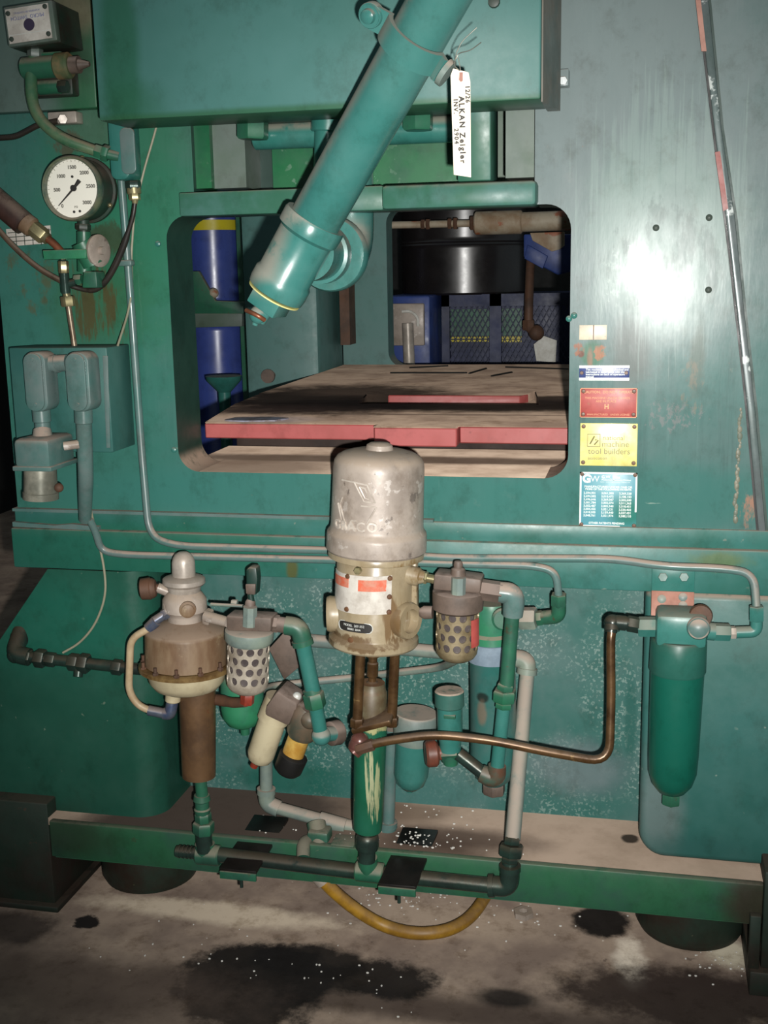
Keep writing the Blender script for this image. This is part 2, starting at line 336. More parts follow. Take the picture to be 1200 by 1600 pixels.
M['motor'] = mat('oil_stained_cream_enamel', (164, 150, 124), (142, 126, 98), 12, .28, bump=.06, bsc=40, vec=(1, 1, .3), chips=[((110, 84, 52), 13, .63, .7)], dust=.3, dustc=(150, 132, 108), rvar=.1,
    scuffs=[(PF(610, 975, -.2), (.03, .3, .06), (104, 76, 44), .8, 40, .50, (1, 1, .12)), (PF(575, 1005, -.2), (.12, .3, .02), (92, 66, 38), .8, 30, .50, (1, 1, .4)), (PF(640, 900, -.2), (.04, .3, .05), (116, 90, 52), .8, 30, .54, (1, 1, .3))])
M['drum'] = mat('rusty_brown_drum', (132, 110, 86), (108, 82, 60), 22, .5, vec=(1, 1, .3), bump=.15, bsc=40, dust=.9, dustc=(140, 120, 102), chips=[((160, 142, 112), 24, .62, .5), ((96, 62, 42), 18, .66, .6)])
M['cream'] = mat('aged_cream_paint', (196, 184, 152), (172, 158, 128), 10, .5, bump=.05, dust=.5, dustc=(150, 134, 118), chips=[((128, 104, 72), 20, .70, .7)])
M['rusttube'] = mat('brown_rusty_tube', (112, 84, 58), (88, 66, 48), 14, .45, metal=.3, bump=.1, dust=.2, chips=[((116, 56, 38), 16, .64, .6)])
M['rim'] = mat('gummy_brown_flange', (84, 60, 34), (128, 104, 66), 24, .3, bump=.15)
M['hose'] = mat('cream_plastic_hose', (186, 166, 134), (164, 140, 108), 16, .45)
M['blueal'] = mat('blue_anodised_fitting', (70, 84, 116), (110, 116, 126), 24, .3, metal=.5, dust=.6)
M['perf'] = mat('perforated_guard_cream', (190, 180, 164), (158, 146, 130), 24, .42, metal=.2, bump=.1, chips=[((120, 90, 64), 30, .70, .7)])
M['perf2'] = mat('perforated_guard_grimy', (146, 132, 104), (112, 98, 72), 22, .42, metal=.2, bump=.1, chips=[((84, 64, 42), 30, .64, .7)])
M['bowl'] = mat('smoky_filter_bowl', (92, 84, 82), (70, 62, 62), 20, .4)
M['cap'] = mat('dusty_grey_brown_cap', (108, 92, 82), (86, 74, 66), 16, .6, dust=.7, dustc=(150, 132, 122))
M['reddrip'] = mat('red_orange_plug', (160, 62, 44), (120, 50, 38), 30, .35)
M['redstone'] = mat('red_painted_steel', (176, 88, 86), (160, 78, 74), 5, .5, speck=((120, 50, 46), 50, .68, .5))
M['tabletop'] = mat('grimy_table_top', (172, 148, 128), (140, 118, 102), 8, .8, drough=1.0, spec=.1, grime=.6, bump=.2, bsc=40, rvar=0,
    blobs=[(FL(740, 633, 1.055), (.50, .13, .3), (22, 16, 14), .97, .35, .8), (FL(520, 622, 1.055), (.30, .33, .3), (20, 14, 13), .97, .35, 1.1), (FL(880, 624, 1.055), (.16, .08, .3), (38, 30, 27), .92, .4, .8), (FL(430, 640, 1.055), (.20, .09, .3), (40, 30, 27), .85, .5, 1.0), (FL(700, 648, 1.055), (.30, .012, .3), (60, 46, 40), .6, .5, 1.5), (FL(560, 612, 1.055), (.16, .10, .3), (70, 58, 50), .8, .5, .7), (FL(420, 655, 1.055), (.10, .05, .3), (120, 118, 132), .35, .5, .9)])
M['sill'] = mat('dusty_sill_slab_shade', (210, 186, 164), (176, 152, 132), 8, .85, spec=.1, drough=1.0, grime=.2, bump=.15, bsc=50, rvar=0, blobs=[(V3(-.05, .19, .97), (.60, .05, .2), (70, 56, 48), .85, .4, .4), (V3(-.30, .07, .97), (.18, .12, .2), (100, 84, 72), .8, .5, .7)])  # first dark blob paints the shade under the table slabs
M['bluedrum'] = mat('blue_drum_paint', (64, 82, 158), (58, 74, 142), 6, .3, rvar=.06, spec=.8)
M['yellow'] = mat('yellow_tape', (206, 190, 40), None, 6, .4)
M['blackdrum'] = mat('black_gloss_drum', (28, 25, 26), (34, 30, 30), 6, .30, rvar=.05, spec=.9, grime=0)
M['rustpipe'] = mat('rusted_grey_pipe', (184, 172, 150), (150, 124, 96), 9, .6, bump=.2, chips=[((160, 80, 42), 12, .58, .8)])
M['reveal'] = mat('dark_reveal_green', (22, 76, 60), (32, 88, 70), 6, .5, dust=.95, dustc=(190, 164, 142))
M['darkrust'] = mat('grimy_dark_table_bed', (58, 44, 38), (44, 34, 30), 8, .8)
M['rust'] = mat('dark_rust', (96, 66, 48), (74, 54, 42), 14, .7, bump=.2)
M['blue'] = mat('machine_blue_paint', (52, 74, 140), (40, 58, 112), 8, .45)
M['dkblue'] = mat('dark_blue_paint', (34, 44, 84), (28, 36, 66), 8, .5)
M['mesh'] = mat('dark_blue_mesh_steel', (44, 50, 78), None, 6, .5)
M['paper'] = mat('manila_paper_tag', (240, 226, 204), None, 6, .7, grime=.08)
M['white'] = mat('white_paper', (226, 224, 216), (206, 202, 192), 30, .6)
M['ink'] = mat('black_ink', (40, 38, 36), None, 6, .6)
M['copper'] = mat('copper_tube', (150, 92, 66), (112, 72, 54), 20, .4, metal=.5)
M['wire'] = mat('thin_beige_wire', (150, 146, 124), None, 6, .5)
M['brownhose'] = mat('dark_brown_rubber_sleeve', (74, 52, 46), (52, 38, 34), 14, .4, dust=.4)
M['tubep'] = mat('teal_painted_tube', (74, 136, 122), (96, 142, 130), 12, .32, dust=.95, dustc=(164, 144, 130))
M['palepipe'] = mat('pale_dusty_pipe_paint', (104, 148, 134), (134, 146, 132), 9, .45, dust=.9, dustc=(168, 152, 138), chips=[((96, 108, 92), 16, .72, .5)])
M['gauge'] = mat('white_gauge_dial', (244, 240, 226), None, 6, .5, grime=0)
M['greyink'] = mat('faded_dial_print', (120, 118, 110), None, 6, .6)
M['bezel'] = mat('green_bezel_paint', (60, 104, 84), (112, 116, 92), 26, .28, dust=.5)
M['gback'] = mat('grimy_dark_green_housing', (30, 70, 52), (52, 40, 34), 12, .5, dust=.2)
M['red'] = mat('red_plate_paint', (184, 86, 80), (166, 72, 66), 26, .45, chips=[((160, 110, 80), 50, .70, .6)])
M['gold'] = mat('yellow_brass_plate', (230, 220, 124), (240, 232, 160), 26, .4, metal=.15)
M['plateblue'] = mat('dark_blue_plate', (64, 78, 132), (52, 64, 112), 20, .35)
M['platealu'] = mat('bright_plate_edge', (226, 228, 222), None, 6, .4, metal=.2)
M['plateteal'] = mat('teal_blue_plate', (88, 152, 166), (92, 158, 168), 20, .4, blobs=[(PF(982, 800, -.003), (.035, .3, .03), (40, 142, 118), .95, .6, .4)])
M['letter'] = mat('pale_lettering', (226, 232, 226), None, 6, .5)
M['goldletter'] = mat('worn_gold_lettering', (214, 158, 108), None, 6, .5)
M['greyletter'] = mat('worn_grey_lettering', (128, 120, 84), None, 6, .5)
M['screw'] = mat('rusty_drive_screw', (112, 78, 52), (90, 60, 42), 40, .5)
M['orange'] = mat('orange_red_print', (216, 106, 78), (206, 140, 118), 60, .4, chips=[((206, 190, 180), 50, .60, .8)])
M['label'] = mat('white_label_enamel', (216, 210, 200), (190, 182, 172), 30, .3, chips=[((88, 80, 74), 90, .70, .8)])
M['yhose'] = mat('yellow_ochre_hose', (176, 132, 40), (138, 100, 34), 20, .4, dust=.2)
M['yellowcyl'] = mat('stained_yellow_paint', (206, 172, 92), (170, 124, 50), 18, .35, chips=[((116, 74, 30), 16, .64, .7)])
M['scratch'] = mat('scratched_green_tube', (20, 104, 70), (26, 112, 80), 14, .34, bump=.05, dust=.3,
    scuffs=[(PF(580, 1215, -.155), (.016, .05, .10), (178, 178, 140), .85, 170, .50, (1, 1, .06)), (PF(588, 1230, -.155), (.008, .05, .08), (170, 172, 130), .8, 150, .47, (1, 1, .06)), (PF(590, 1138, -.155), (.03, .05, .015), (168, 164, 116), .9, 40, .46, (1, 1, .5))])
M['trim'] = mat('worn_bright_edge', (104, 138, 130), (84, 124, 114), 7, .3, metal=.2, vec=(1, 1, .5), chips=[((214, 220, 216), 14, .60, .9)])
M['pink'] = mat('pinkish_bare_primer', (178, 128, 112), (156, 108, 92), 20, .5)
M['redinlay'] = mat('red_oxide_inlay', (150, 80, 72), (134, 66, 58), 16, .5)
M['rivet'] = mat('dark_rivet', (60, 70, 62), None, 6, .5)
M['pellet'] = mat('white_plastic_pellets', (236, 232, 224), None, 6, .5)
M['bluegray'] = mat('bluish_grey_label_band', (142, 158, 172), (120, 136, 150), 20, .4)
M['purple'] = mat('dark_purple_button', (62, 52, 76), None, 6, .4)
M['bluetext'] = mat('faded_blue_print', (128, 132, 170), None, 6, .5)
M['floor'] = mat('oil_stained_concrete', (156, 138, 122), (122, 106, 95), 5, .75, drough=1.0, bump=.4, bsc=50, rvar=.1, chips=[((164, 148, 132), 9, .66, .5), ((70, 58, 52), 12, .68, .6)], speck=((210, 200, 185), 75, .74, .7), grime=.6,
    blobs=[(FL(330, 1425), (.27, .04, .3), (206, 190, 168), .85, .4, 1.4), (FL(720, 1440), (.2, .06, .3), (166, 148, 130), .6, .5, .8), (FL(985, 1500), (.03, .08, .3), (226, 214, 196), .85, .5, 2.0), (FL(1145, 1490), (.05, .05, .3), (206, 198, 176), .85, .4, 1.6),
           (FL(700, 1580), (.7, .045, .3), (66, 54, 48), .85, .6, 1.0), (FL(400, 1535), (.155, .15, .3), (17, 14, 13), .97, .14, 1.0), (FL(590, 1530), (.12, .06, .3), (20, 16, 15), .96, .22, 1.6), (FL(1060, 1560), (.24, .10, .3), (42, 31, 27), .93, .35, 1.5), (FL(480, 1500), (.12, .06, .3), (20, 17, 16), .95, .2, 1.2),
           (FL(940, 1440), (.06, .06, .3), (14, 11, 10), .97, .2, 1.2), (FL(138, 1440), (.028, .026, .3), (16, 13, 14), .97, .15, 2.2), (FL(275, 1548), (.012, .012, .3), (16, 14, 13), .95, .3, .6), (FL(20, 1450), (.10, .07, .3), (44, 36, 34), .85, .4, 1.4), (FL(110, 1540), (.35, .10, .3), (88, 74, 66), .8, .6, 1.0),
           (FL(790, 1560), (.06, .03, .3), (22, 18, 17), .9, .4, .8), (FL(330, 1350), (.05, .02, .3), (14, 12, 11), .9, .5, .8)])
M['wall'] = mat('dark_hall_wall', (40, 40, 38), (30, 30, 29), 1, .8)

# ------------------------------------------------------------------ the setting
one('floor', B().bb(-3.2, 3.2, -3.2, 5.0, -.05, 0), M['floor'], kind='structure')
one('wall_back', B().bb(-3.2, 3.2, 5.0, 5.08, 0, 3.4), M['wall'], kind='structure')
one('wall_left', B().bb(-3.28, -3.2, -3.2, 5.0, 0, 3.4), M['wall'], kind='structure')

# ------------------------------------------------------------------ the press
ZB, ZT = .84, 2.05                    # band seam, top of what is built
press = thing('hydraulic_press', 'big teal painted steel press frame with a rounded window opening over a drip tray', 'press', (0, .3, 0))
def rr(x0, x1, z0, z1, r, n=8, corners=(1, 1, 1, 1)):
    out = []
    for i, (cx, cz, a0) in enumerate(((x0 + r, z0 + r, PI), (x1 - r, z0 + r, 1.5 * PI), (x1 - r, z1 - r, 0), (x0 + r, z1 - r, .5 * PI))):
        if corners[i]: out += [(cx + r * math.cos(a0 + k * PI / 2 / n), cz + r * math.sin(a0 + k * PI / 2 / n)) for k in range(n + 1)]
        else: out.append(((x0, z0), (x1, z0), (x1, z1), (x0, z1))[i])
    return out
WX0, WX1, WZ0, WZ1 = -.423, .356, .973, 1.475
SX0, SX1 = P(298, 200).x, P(836, 200).x
hole = rr(WX0, WX1, WZ0, WZ1, .045)
i_ = max(i for i, p in enumerate(hole) if p[0] > .2 and p[1] > 1.3 and p[1] > WZ1 - 1e-6) + 1
hole = hole[:i_] + [(SX1, WZ1), (SX1, ZT - .02), (SX0, ZT - .02), (SX0, WZ1)] + hole[i_:]
ztop = ZT
def slant(z): return .716 - .157 * (z - .846) / .958         # right edge leans in towards the top
outer = [(-.79, .884), (slant(.884), .884), (slant(ztop), ztop), (-.79, ztop)]
b = B().prism([outer, hole], (0, 0, 0), (1, 0, 0), (0, 0, 1), (0, 1, 0), .13)
ff = part('front_frame', b, M['face'], press, 'teal front plate of the press, scuffed and painted paler with flash glow at the right')
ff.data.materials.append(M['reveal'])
for p_ in ff.data.polygons:                                   # the cut edges of the opening get a darker green
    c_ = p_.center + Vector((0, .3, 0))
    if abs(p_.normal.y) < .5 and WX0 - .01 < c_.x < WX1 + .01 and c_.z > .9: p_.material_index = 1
b = B().bb(WX0 - .02, WX1 + .02, .1301, .35, .93, WZ0); part('sill_ledge', b, M['sill'], press, 'dusty ledge behind the window opening')
b = B().prism([[(x, z) for x, z in rr(WX0 + .002, WX1 - .002, WZ0 - .02, WZ0 + .0015, .001, 1)]], (0, .004, 0), (1, 0, 0), (0, 0, 1), (0, 1, 0), .135)
b = B().bb(WX0 + .043, WX1 - .043, .001, .15, WZ0 - .01, WZ0 + .0012); part('window_sill', b, M['sill'], press, 'dust-covered bottom edge of the window opening')
b = B().bb(-.795, .745, -.006, .12, .8485, .8842, .002); part('seam_strip', b, M['band'], press)
b = B().bb(-.80, .745, -.018, .13, .764, .849, .003); part('lower_beam', b, M['band'], press)
b = B()                                                        # dusty ridge where the beam's left end sits
b.prism([[(-.795, .852), (-.60, .849), (-.60, .857), (-.66, .861), (-.70, .857), (-.795, .862)]], (0, -.018, 0), (1, 0, 0), (0, 0, 1), (0, 1, 0), .03)
b.bb(-.795, .1, -.014, .01, .884, .890)
part('weld_ridge', b, M['tubep'], press)
# left pedestal: rounded corner, sloping shoulder beyond the frame
def pedestal(xl, xr, yf, yb, z0, z1, r, left):
    pts = [(xl, yf)] + ([(-.72, yf)] if left else [])
    n = 10
    pts += [(xr - r + r * math.sin(k * PI / 2 / n), yf + r - r * math.cos(k * PI / 2 / n)) for k in range(n + 1)]
    pts += [(xr, yb)] + ([(-.72, yb)] if left else []) + [(xl, yb)]
    bb_ = B().prism([pts], (0, 0, z0), (1, 0, 0), (0, 1, 0), (0, 0, 1), z1 - z0)
    if left:
        for v in bb_.v:
            if v.z > z0 + .1 and v.x < -.9: v.z -= .36
    return bb_
part('left_pedestal', pedestal(-1.0, -.50, -.022, .20, .216, .764, .06, True), M['deep'], press, 'dark green left pedestal with a rounded corner')
b = B().prism([rr(.504, 1.3, .222, .764, .05, 8, (1, 0, 0, 0))], (0, -.012, 0), (1, 0, 0), (0, 0, 1), (0, 1, 0), .22, .014, 3)
part('right_pedestal', b, M['rightped'], press)
part('recess_panel', B().bb(-.52, .53, .15, .17, .2, .80), M['recess'], press, 'speckled teal panel at the back of the recess')
part('drip_tray', B().bb(-.76, .76, -.058, .17, .20, .2165), M['tray'], press, 'tray caked with tan dust and dark oil')
part('base_beam', B().bb(-.735, .735, -.075, -.0585, .135, .2175, .003).bb(-.735, .735, -.0585, .1, .125, .142), M['beam'], press, 'grimy green base beam with chipped paint')
for x in (-.60, .613): part('foot', B().lathe((x, .13, .0), (0, 0, 1), [(0, .09), (.004, .104), (.02, .112), (.135, .112)], 40), M['foot'], press)
b = B().bb(-1.2, -.745, -.06, .16, .012, .25, .004).bb(-1.2, -.731, -.075, .16, .0, .014, .003)
part('outrigger', b, M['outrig'], press, 'blackened outrigger under the left pedestal')
b = B().bb(.735, 1.3, -.085, .16, .05, .25, .004).bb(.715, 1.3, -.10, .16, .0, .05, .003).bb(.712, .732, -.09, -.07, .05, .16, .002)
part('outrigger', b, M['outrig'], press)
# right side guard beyond the slanted edge, and the bright edge strip
b = B().prism([[(slant(.83) - .02, .83), (1.4, .83), (1.4, ztop), (slant(ztop) - .02, ztop)]], (0, .018, 0), (1, 0, 0), (0, 0, 1), (0, 1, 0), .1)
b2 = B()
L_ = [(1092, 0), (1120, 232), (1142, 400), (1168, 640), (1188, 860)]; R_ = [(1107, 0), (1127, 200), (1149, 345), (1162, 480), (1180, 640), (1199, 860)]
part('side_guard', b, M['face'], press)
b2.plate(L_ + R_[::-1], -.005, .03, .002); part('edge_gap_shadow', B().plate([(x - 3.5, y) for x, y in L_] + [(x + 1, y) for x, y in L_][::-1], -.0012, .0), M['black'], press); part('edge_gap_shadow', B().plate([(x, y) for x, y in R_] + [(x + 4, y) for x, y in R_][::-1], -.0012, .02), M['darkg'], press)  # dark strips: left draws the gap line, right paints the edge strip's shadow
part('edge_strip', b2, M['trim'], press, 'bright worn steel strip along the slanted right edge')
part('edge_inlay', B().plate([(1117, 238), (1125, 236), (1138, 326), (1130, 330)], -.0075, -.004), M['redinlay'], press)
part('edge_inlay', B().plate([(1087, 0), (1095, 0), (1104, 80), (1096, 80)], -.0075, -.004), M['pink'], press)
# weld seam right of the placards and small bolts in the face
b = B()
for k in range(34):
    t = k / 33; b.ball(P(1158 - 10 * t + random.uniform(-2, 2), 640 + 172 * t, .001), .004 * random.uniform(.7, 1.3), (1, .45, 1.6))
part('weld_bead', b, mat('grey_weld_bead', (96, 104, 90), (128, 124, 106), 60, .5), press)
for x, y in ((247, 381), (272, 703), (897, 493), (889, 498), (1108, 340), (1107, 453), (1025, 356)):
    part('face_bolt', B().lathe(P(x, y, 0), (0, -1, 0), [(0, .006), (.003, .0055), (.005, .002), (.005, 0)], 14), M['teal'] if x < 900 else M['rivet'], press)
b = B().bb(P(870, 112).x, P(890, 138).x, -.028, 0, P(880, 138).z, P(880, 112).z, .001).hexn(P(880, 126, -.026), P(880, 126, -.036), .008)
part('bolt_lug', b, M['face'], press)
# slot above the window: guides, slide and the moving head
yB = .13
part('slot_back', B().bb(SX0 - .02, SX1 + .02, .30, .32, WZ1 + .06, ZT), M['slide'], press)
part('guide_bar', B().bb(P(298, 240, .02).x, P(330, 240, .02).x, .015, .16, WZ1 + .05, ZT), M['guide'], press, 'saturated green vertical guide bar')
part('gib_plate', B().bb(P(333, 240, .03).x, P(383, 240, .03).x, .03, .2, WZ1 + .05, ZT), M['slide'], press)
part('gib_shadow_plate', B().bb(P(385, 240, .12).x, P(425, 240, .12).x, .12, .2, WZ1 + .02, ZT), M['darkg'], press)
part('slide_plate', B().bb(P(425, 240, .09).x, P(715, 240, .09).x, .09, .2, WZ1 + .02, P(560, 195, .09).z + .12), M['guide'], press)
part('guide_block', B().bb(P(714, 200, -.02).x, P(767, 200, -.02).x, -.02, .085, P(740, 283, -.02).z, ZT, .003), M['yoke'], press)
part('gib_plate', B().bb(P(790, 240, .03).x, SX1 - .004, .03, .2, WZ1 + .05, ZT), M['slide'], press)
zt, zb = P(279, 301, -.035).z, P(285, 338, -.035).z
b = B().bb(P(279, 300, -.035).x, P(598, 300, -.035).x, -.035, .06, zb, zt, .003)
b.bb(P(596, 300, -.04).x, P(838, 300, -.04).x, -.043, .06, zb, zt, .008)
part('yoke_bar', b, M['yoke'], press, 'horizontal yoke bar across the top of the window')
b = B().bb(P(360, 178, -.05).x, P(705, 178, -.05).x, -.06, .06, P(500, 186, -.05).z, P(500, 160, -.05).z, .004)
part('flange_plate', b, M['darkg'], press)
b = B(); cp(b, (398, 214, -.0), (712, 201, -.0), 20, seg=28, ch=2); part('crosshead_shaft', b, M['teal'], press)
b = B(); cp(b, (514, 172, -.02), (512, 207, -.02), 27, seg=28, ch=2); cp(b, (512, 205, -.02), (511, 290, -.02), 21, seg=24); part('drop_pipe', b, M['teal'], press)
for x, y in ((395, 198), (653, 184)):
    b = B(); hx(b, (x, y - 14, -.045), (x, y + 20, -.045), 25, .25); cp(b, (x, y - 22, -.045), (x, y - 12, -.045), 15); part('hex_bolt', b, M['green'], press)
# inside: rear frame and inner column
b = B().prism([rr(-1.1, 1.4, .35, 2.0, .02, 2), rr(P(605, 500, 1.65).x, P(935, 500, 1.65).x, P(700, 573, 1.65).z, P(700, 322, 1.65).z, .05)], (0, 1.65, 0), (1, 0, 0), (0, 0, 1), (0, 1, 0), .07)
b.v = [v for v in b.v]
b2 = B().prism([[(-.5, .35), (1.2, .35), (1.2, 2.0), (-.5, 2.0)], rr(P(606, 500, 1.65).x, P(935, 500, 1.65).x, P(700, 573, 1.65).z, P(700, 322, 1.65).z, .05)], (0, 1.65, 0), (1, 0, 0), (0, 0, 1), (0, 1, 0), .09)
part('rear_frame', b2, M['inner'], press, 'rear frame plate with a second rounded opening')
b = B().bb(P(380, 500, 1.35).x, -.5, 1.35, 1.66, .35, 2.0, .022); part('inner_column', b, M['inner'], press)
part('column_knob', B().lathe(P(425, 586, 1.35), (0, -1, 0), [(0, .012), (.03, .012), (.035, .022), (.045, .022), (.045, 0)], 14), M['cap'], press)
part('inner_strip', B().bb(P(533, 430, 1.55).x - .0, P(548, 430, 1.55).x, 1.52, 1.60, P(540, 538, 1.55).z, P(540, 400, 1.55).z), M['rust'], press)

# ------------------------------------------------------------------ the table in the window
tbl = thing('press_table', 'red sided steel press table with a dirty tan top seen through the window', 'table', (0, .8, .97))
TZ = 1.055
def slab(name, poly, z0, z1, m, label=None):
    return part(name, B().prism([poly], (0, 0, z0), (1, 0, 0), (0, 1, 0), (0, 0, 1), z1 - z0, .0025, 1), m, tbl, label)
x1 = P(590, 660, .14).x; x2 = P(716, 665, .12).x
slab('table_bed', [(-.40, .34), (.55, .34), (.55, 1.64), (-.495, 1.64), (-.495, .57), (-.42, .34)], .974, TZ - .036, M['darkrust'])
# front slabs: red edge with a grimy top plate
slab('front_slab', [(-.418, .14), (x1, .14), (x1, .50), (-.475, .50)], TZ - .034, TZ - .0022, M['redstone'])
slab('front_slab', [(x1 + .001, .10), (x2, .10), (x2, .50), (x1 + .001, .50)], TZ - .040, TZ - .0022, M['redstone'])
slab('front_slab', [(x2 + .002, .125), (.55, .125), (.55, .50), (x2 + .002, .50)], TZ - .036, TZ - .0022, M['redstone'])
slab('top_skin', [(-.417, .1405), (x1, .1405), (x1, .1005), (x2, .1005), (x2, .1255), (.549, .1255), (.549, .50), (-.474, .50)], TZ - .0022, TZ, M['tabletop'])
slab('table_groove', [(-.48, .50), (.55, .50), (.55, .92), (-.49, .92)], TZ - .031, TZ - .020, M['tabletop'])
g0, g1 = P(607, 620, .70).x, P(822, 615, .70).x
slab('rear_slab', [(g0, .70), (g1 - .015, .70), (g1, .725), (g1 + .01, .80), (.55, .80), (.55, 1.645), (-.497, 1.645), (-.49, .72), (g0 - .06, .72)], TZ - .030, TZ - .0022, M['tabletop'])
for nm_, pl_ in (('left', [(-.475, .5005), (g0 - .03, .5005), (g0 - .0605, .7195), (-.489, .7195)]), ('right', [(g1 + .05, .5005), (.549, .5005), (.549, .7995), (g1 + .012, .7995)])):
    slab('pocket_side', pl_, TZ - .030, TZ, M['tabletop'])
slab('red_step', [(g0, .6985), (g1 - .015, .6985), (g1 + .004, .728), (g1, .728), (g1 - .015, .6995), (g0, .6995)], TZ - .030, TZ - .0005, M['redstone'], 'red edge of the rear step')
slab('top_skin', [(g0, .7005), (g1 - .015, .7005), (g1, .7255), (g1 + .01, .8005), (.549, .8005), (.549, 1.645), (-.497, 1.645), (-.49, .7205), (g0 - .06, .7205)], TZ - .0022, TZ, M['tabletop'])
for q in ([(610, 583), (730, 583)], [(733, 584), (760, 576)], [(768, 588), (800, 582)], [(790, 574), (888, 577)], [(640, 575), (700, 572)]):
    part('table_joint', B().tube([F(*q[0], TZ + .0008), F(*q[1], TZ + .0008)], .003, 0, 6), M['black'], tbl)
b = B().prism([[(-.38, .16), (-.33, .15), (-.27, .165), (-.25, .20), (-.30, .215), (-.37, .20)]], (0, 0, TZ), (1, 0, 0), (0, 1, 0), (0, 0, 1), .003)
one('paper_scrap', b, mat('crumpled_grey_paper', (150, 150, 168), (110, 96, 96), 30, .6), 'crumpled greyish scrap lying on the left front corner of the red table', 'paper')

# ------------------------------------------------------------------ what stands behind the press
rack = thing('storage_rack', 'green angle iron rack behind the left side of the window holding blue drums', 'rack', (-1.2, 2.1, 0))
Yr = 1.9
def wp(x, y): return P(x, y, Yr)
b = B().plate([(300, 490), (378, 490), (378, 510), (300, 512)], Yr - .02, Yr + .5, .002); part('shelf', b, M['slide'], rack)
b = B().plate([(296, 424), (310, 424), (336, 470), (384, 472), (384, 490), (300, 492), (296, 470)], Yr - .015, Yr + .01, .002); part('front_rail', b, M['green'], rack)
b = B()
for xx in (270, 372): b.bb(P(xx, 500, Yr).x, P(xx + 8, 500, Yr).x, Yr + .02, Yr + .05, 0, 1.95)
part('upright', b, M['green'], rack)
for (yt, yb, nm, lb) in ((342, 474, 'top', 'upper blue drum with a yellow tape band on the rack shelf'), (505, 640, 'low', 'lower blue drum with raised hoops under the rack shelf')):
    c = P(338, 500, Yr + .25); zt_, zb_ = P(338, yt - 30, Yr + .25).z, P(338, yb, Yr + .05).z
    if nm == 'low': zt_, zb_ = P(338, 512, Yr + .05).z, .0
    t = thing('blue_drum', lb, 'drum', (c.x, c.y, zb_), 'blue drums on the rack')
    r_ = S(338, 400, Yr + .25) * (42 if nm == 'top' else 46); h = zt_ - zb_
    pr = [(0, r_ * .95), (.01, r_), (.02, r_), (h * .31, r_), (h * .33, r_), (h * .34, r_ * 1.025), (h * .35, r_), (h * .37, r_), (h * .64, r_), (h * .66, r_), (h * .67, r_ * 1.025), (h * .68, r_), (h * .70, r_), (h - .02, r_), (h - .01, r_), (h, r_ * .95)]
    if nm == 'top': pr = [(0, r_ * .95), (.01, r_), (.02, r_), (h - .02, r_), (h - .01, r_), (h, r_ * .95)]
    part('shell', B().lathe((c.x, c.y, zb_), (0, 0, 1), pr, 40), M['bluedrum'], t)
    if nm == 'top':
        za, zc = P(338, 358, Yr + .1).z, P(338, 342, Yr + .1).z
        part('tape_band', B().cyl((c.x, c.y, za), (c.x, c.y, zc), r_ + .002, seg=40), M['yellow'], t, 'yellow tape band')
        part('spigot', B().cyl(P(322, 452, Yr + .10), P(334, 462, Yr + .0), .012).ball(P(334, 458, Yr), .018), M['rustpipe'], t)
b = B().lathe(P(352, 640, 1.6), (0, 0, 1), [(0, .02), (.06, .022), (.10, .06), (.115, .062), (.115, 0)], 20).cyl(P(352, 640, 1.6) - Vector((0, 0, .9)), P(352, 640, 1.6), .02)
one('funnel_stand', b, M['teal'], 'small teal funnel shaped stand in front of the lower blue drum', 'stand')

YD = 2.5
dr = thing('black_drum', 'glossy black drum standing behind the rear opening with a bright vertical highlight', 'drum', P(726, 458, YD))
c = P(726, 459, YD); r_ = S(726, 400, YD) * 98; zt_ = P(726, 300, YD).z
zs = P(726, 381, YD).z - c.z
part('shell', B().lathe(c, (0, 0, 1), [(0, r_ * .97), (.008, r_), (.016, r_), (zs - .022, r_), (zs - .012, r_), (zs - .006, r_ * 1.015), (zs, r_), (zs + .006, r_ * 1.015), (zs + .012, r_), (zs + .022, r_), (zt_ - c.z, r_), (zt_ - c.z, 0)], 56), M['blackdrum'], dr)
gm = thing('guarded_machine', 'dark blue machine behind expanded metal mesh carrying the black drum', 'machine', (P(760, 500, 2.5).x, 2.5, 0))
Yg = 2.28
xa, xb, za, zc = P(690, 500, Yg).x, P(930, 500, Yg).x, P(790, 585, Yg).z, P(790, 459, Yg).z
part('cabinet', B().bb(xa - .25, xb, 2.42, 2.9, 0, zc - .005), M['dkblue'], gm)
part('front_panel', B().bb(P(690, 500, 2.4).x, P(766, 500, 2.4).x, 2.40, 2.42, P(740, 525, 2.4).z, P(740, 483, 2.4).z).bb(P(784, 500, 2.4).x, P(815, 500, 2.4).x, 2.40, 2.42, P(740, 525, 2.4).z, P(740, 483, 2.4).z), M['green'], gm, 'green panel behind the mesh')
b = B()
for k in range(2): b.bb(P(690, 530, 2.39).x, P(766, 530, 2.39).x, 2.385, 2.40, P(740, 529 + 5 * k, 2.39).z, P(740, 526 + 5 * k, 2.39).z).bb(P(784, 530, 2.39).x, P(815, 530, 2.39).x, 2.385, 2.40, P(740, 530 + 5 * k, 2.39).z, P(740, 526 + 5 * k, 2.39).z)
part('yellow_stripe', b, M['yellow'], gm, 'yellow stripe')
b = B().bb(xa, xb, Yg, Yg + .03, zc - .045, zc).bb(xa, xa + .03, Yg, Yg + .03, .0, zc)
xm = P(774, 500, Yg).x; b.bb(xm - .022, xm + .022, Yg, Yg + .03, .0, zc).bb(xb - .03, xb, Yg, Yg + .03, .0, zc)
part('guard_frame', b, M['dkblue'], gm)
b = B(); W_, H_ = xb - xa, zc - za; st = .021
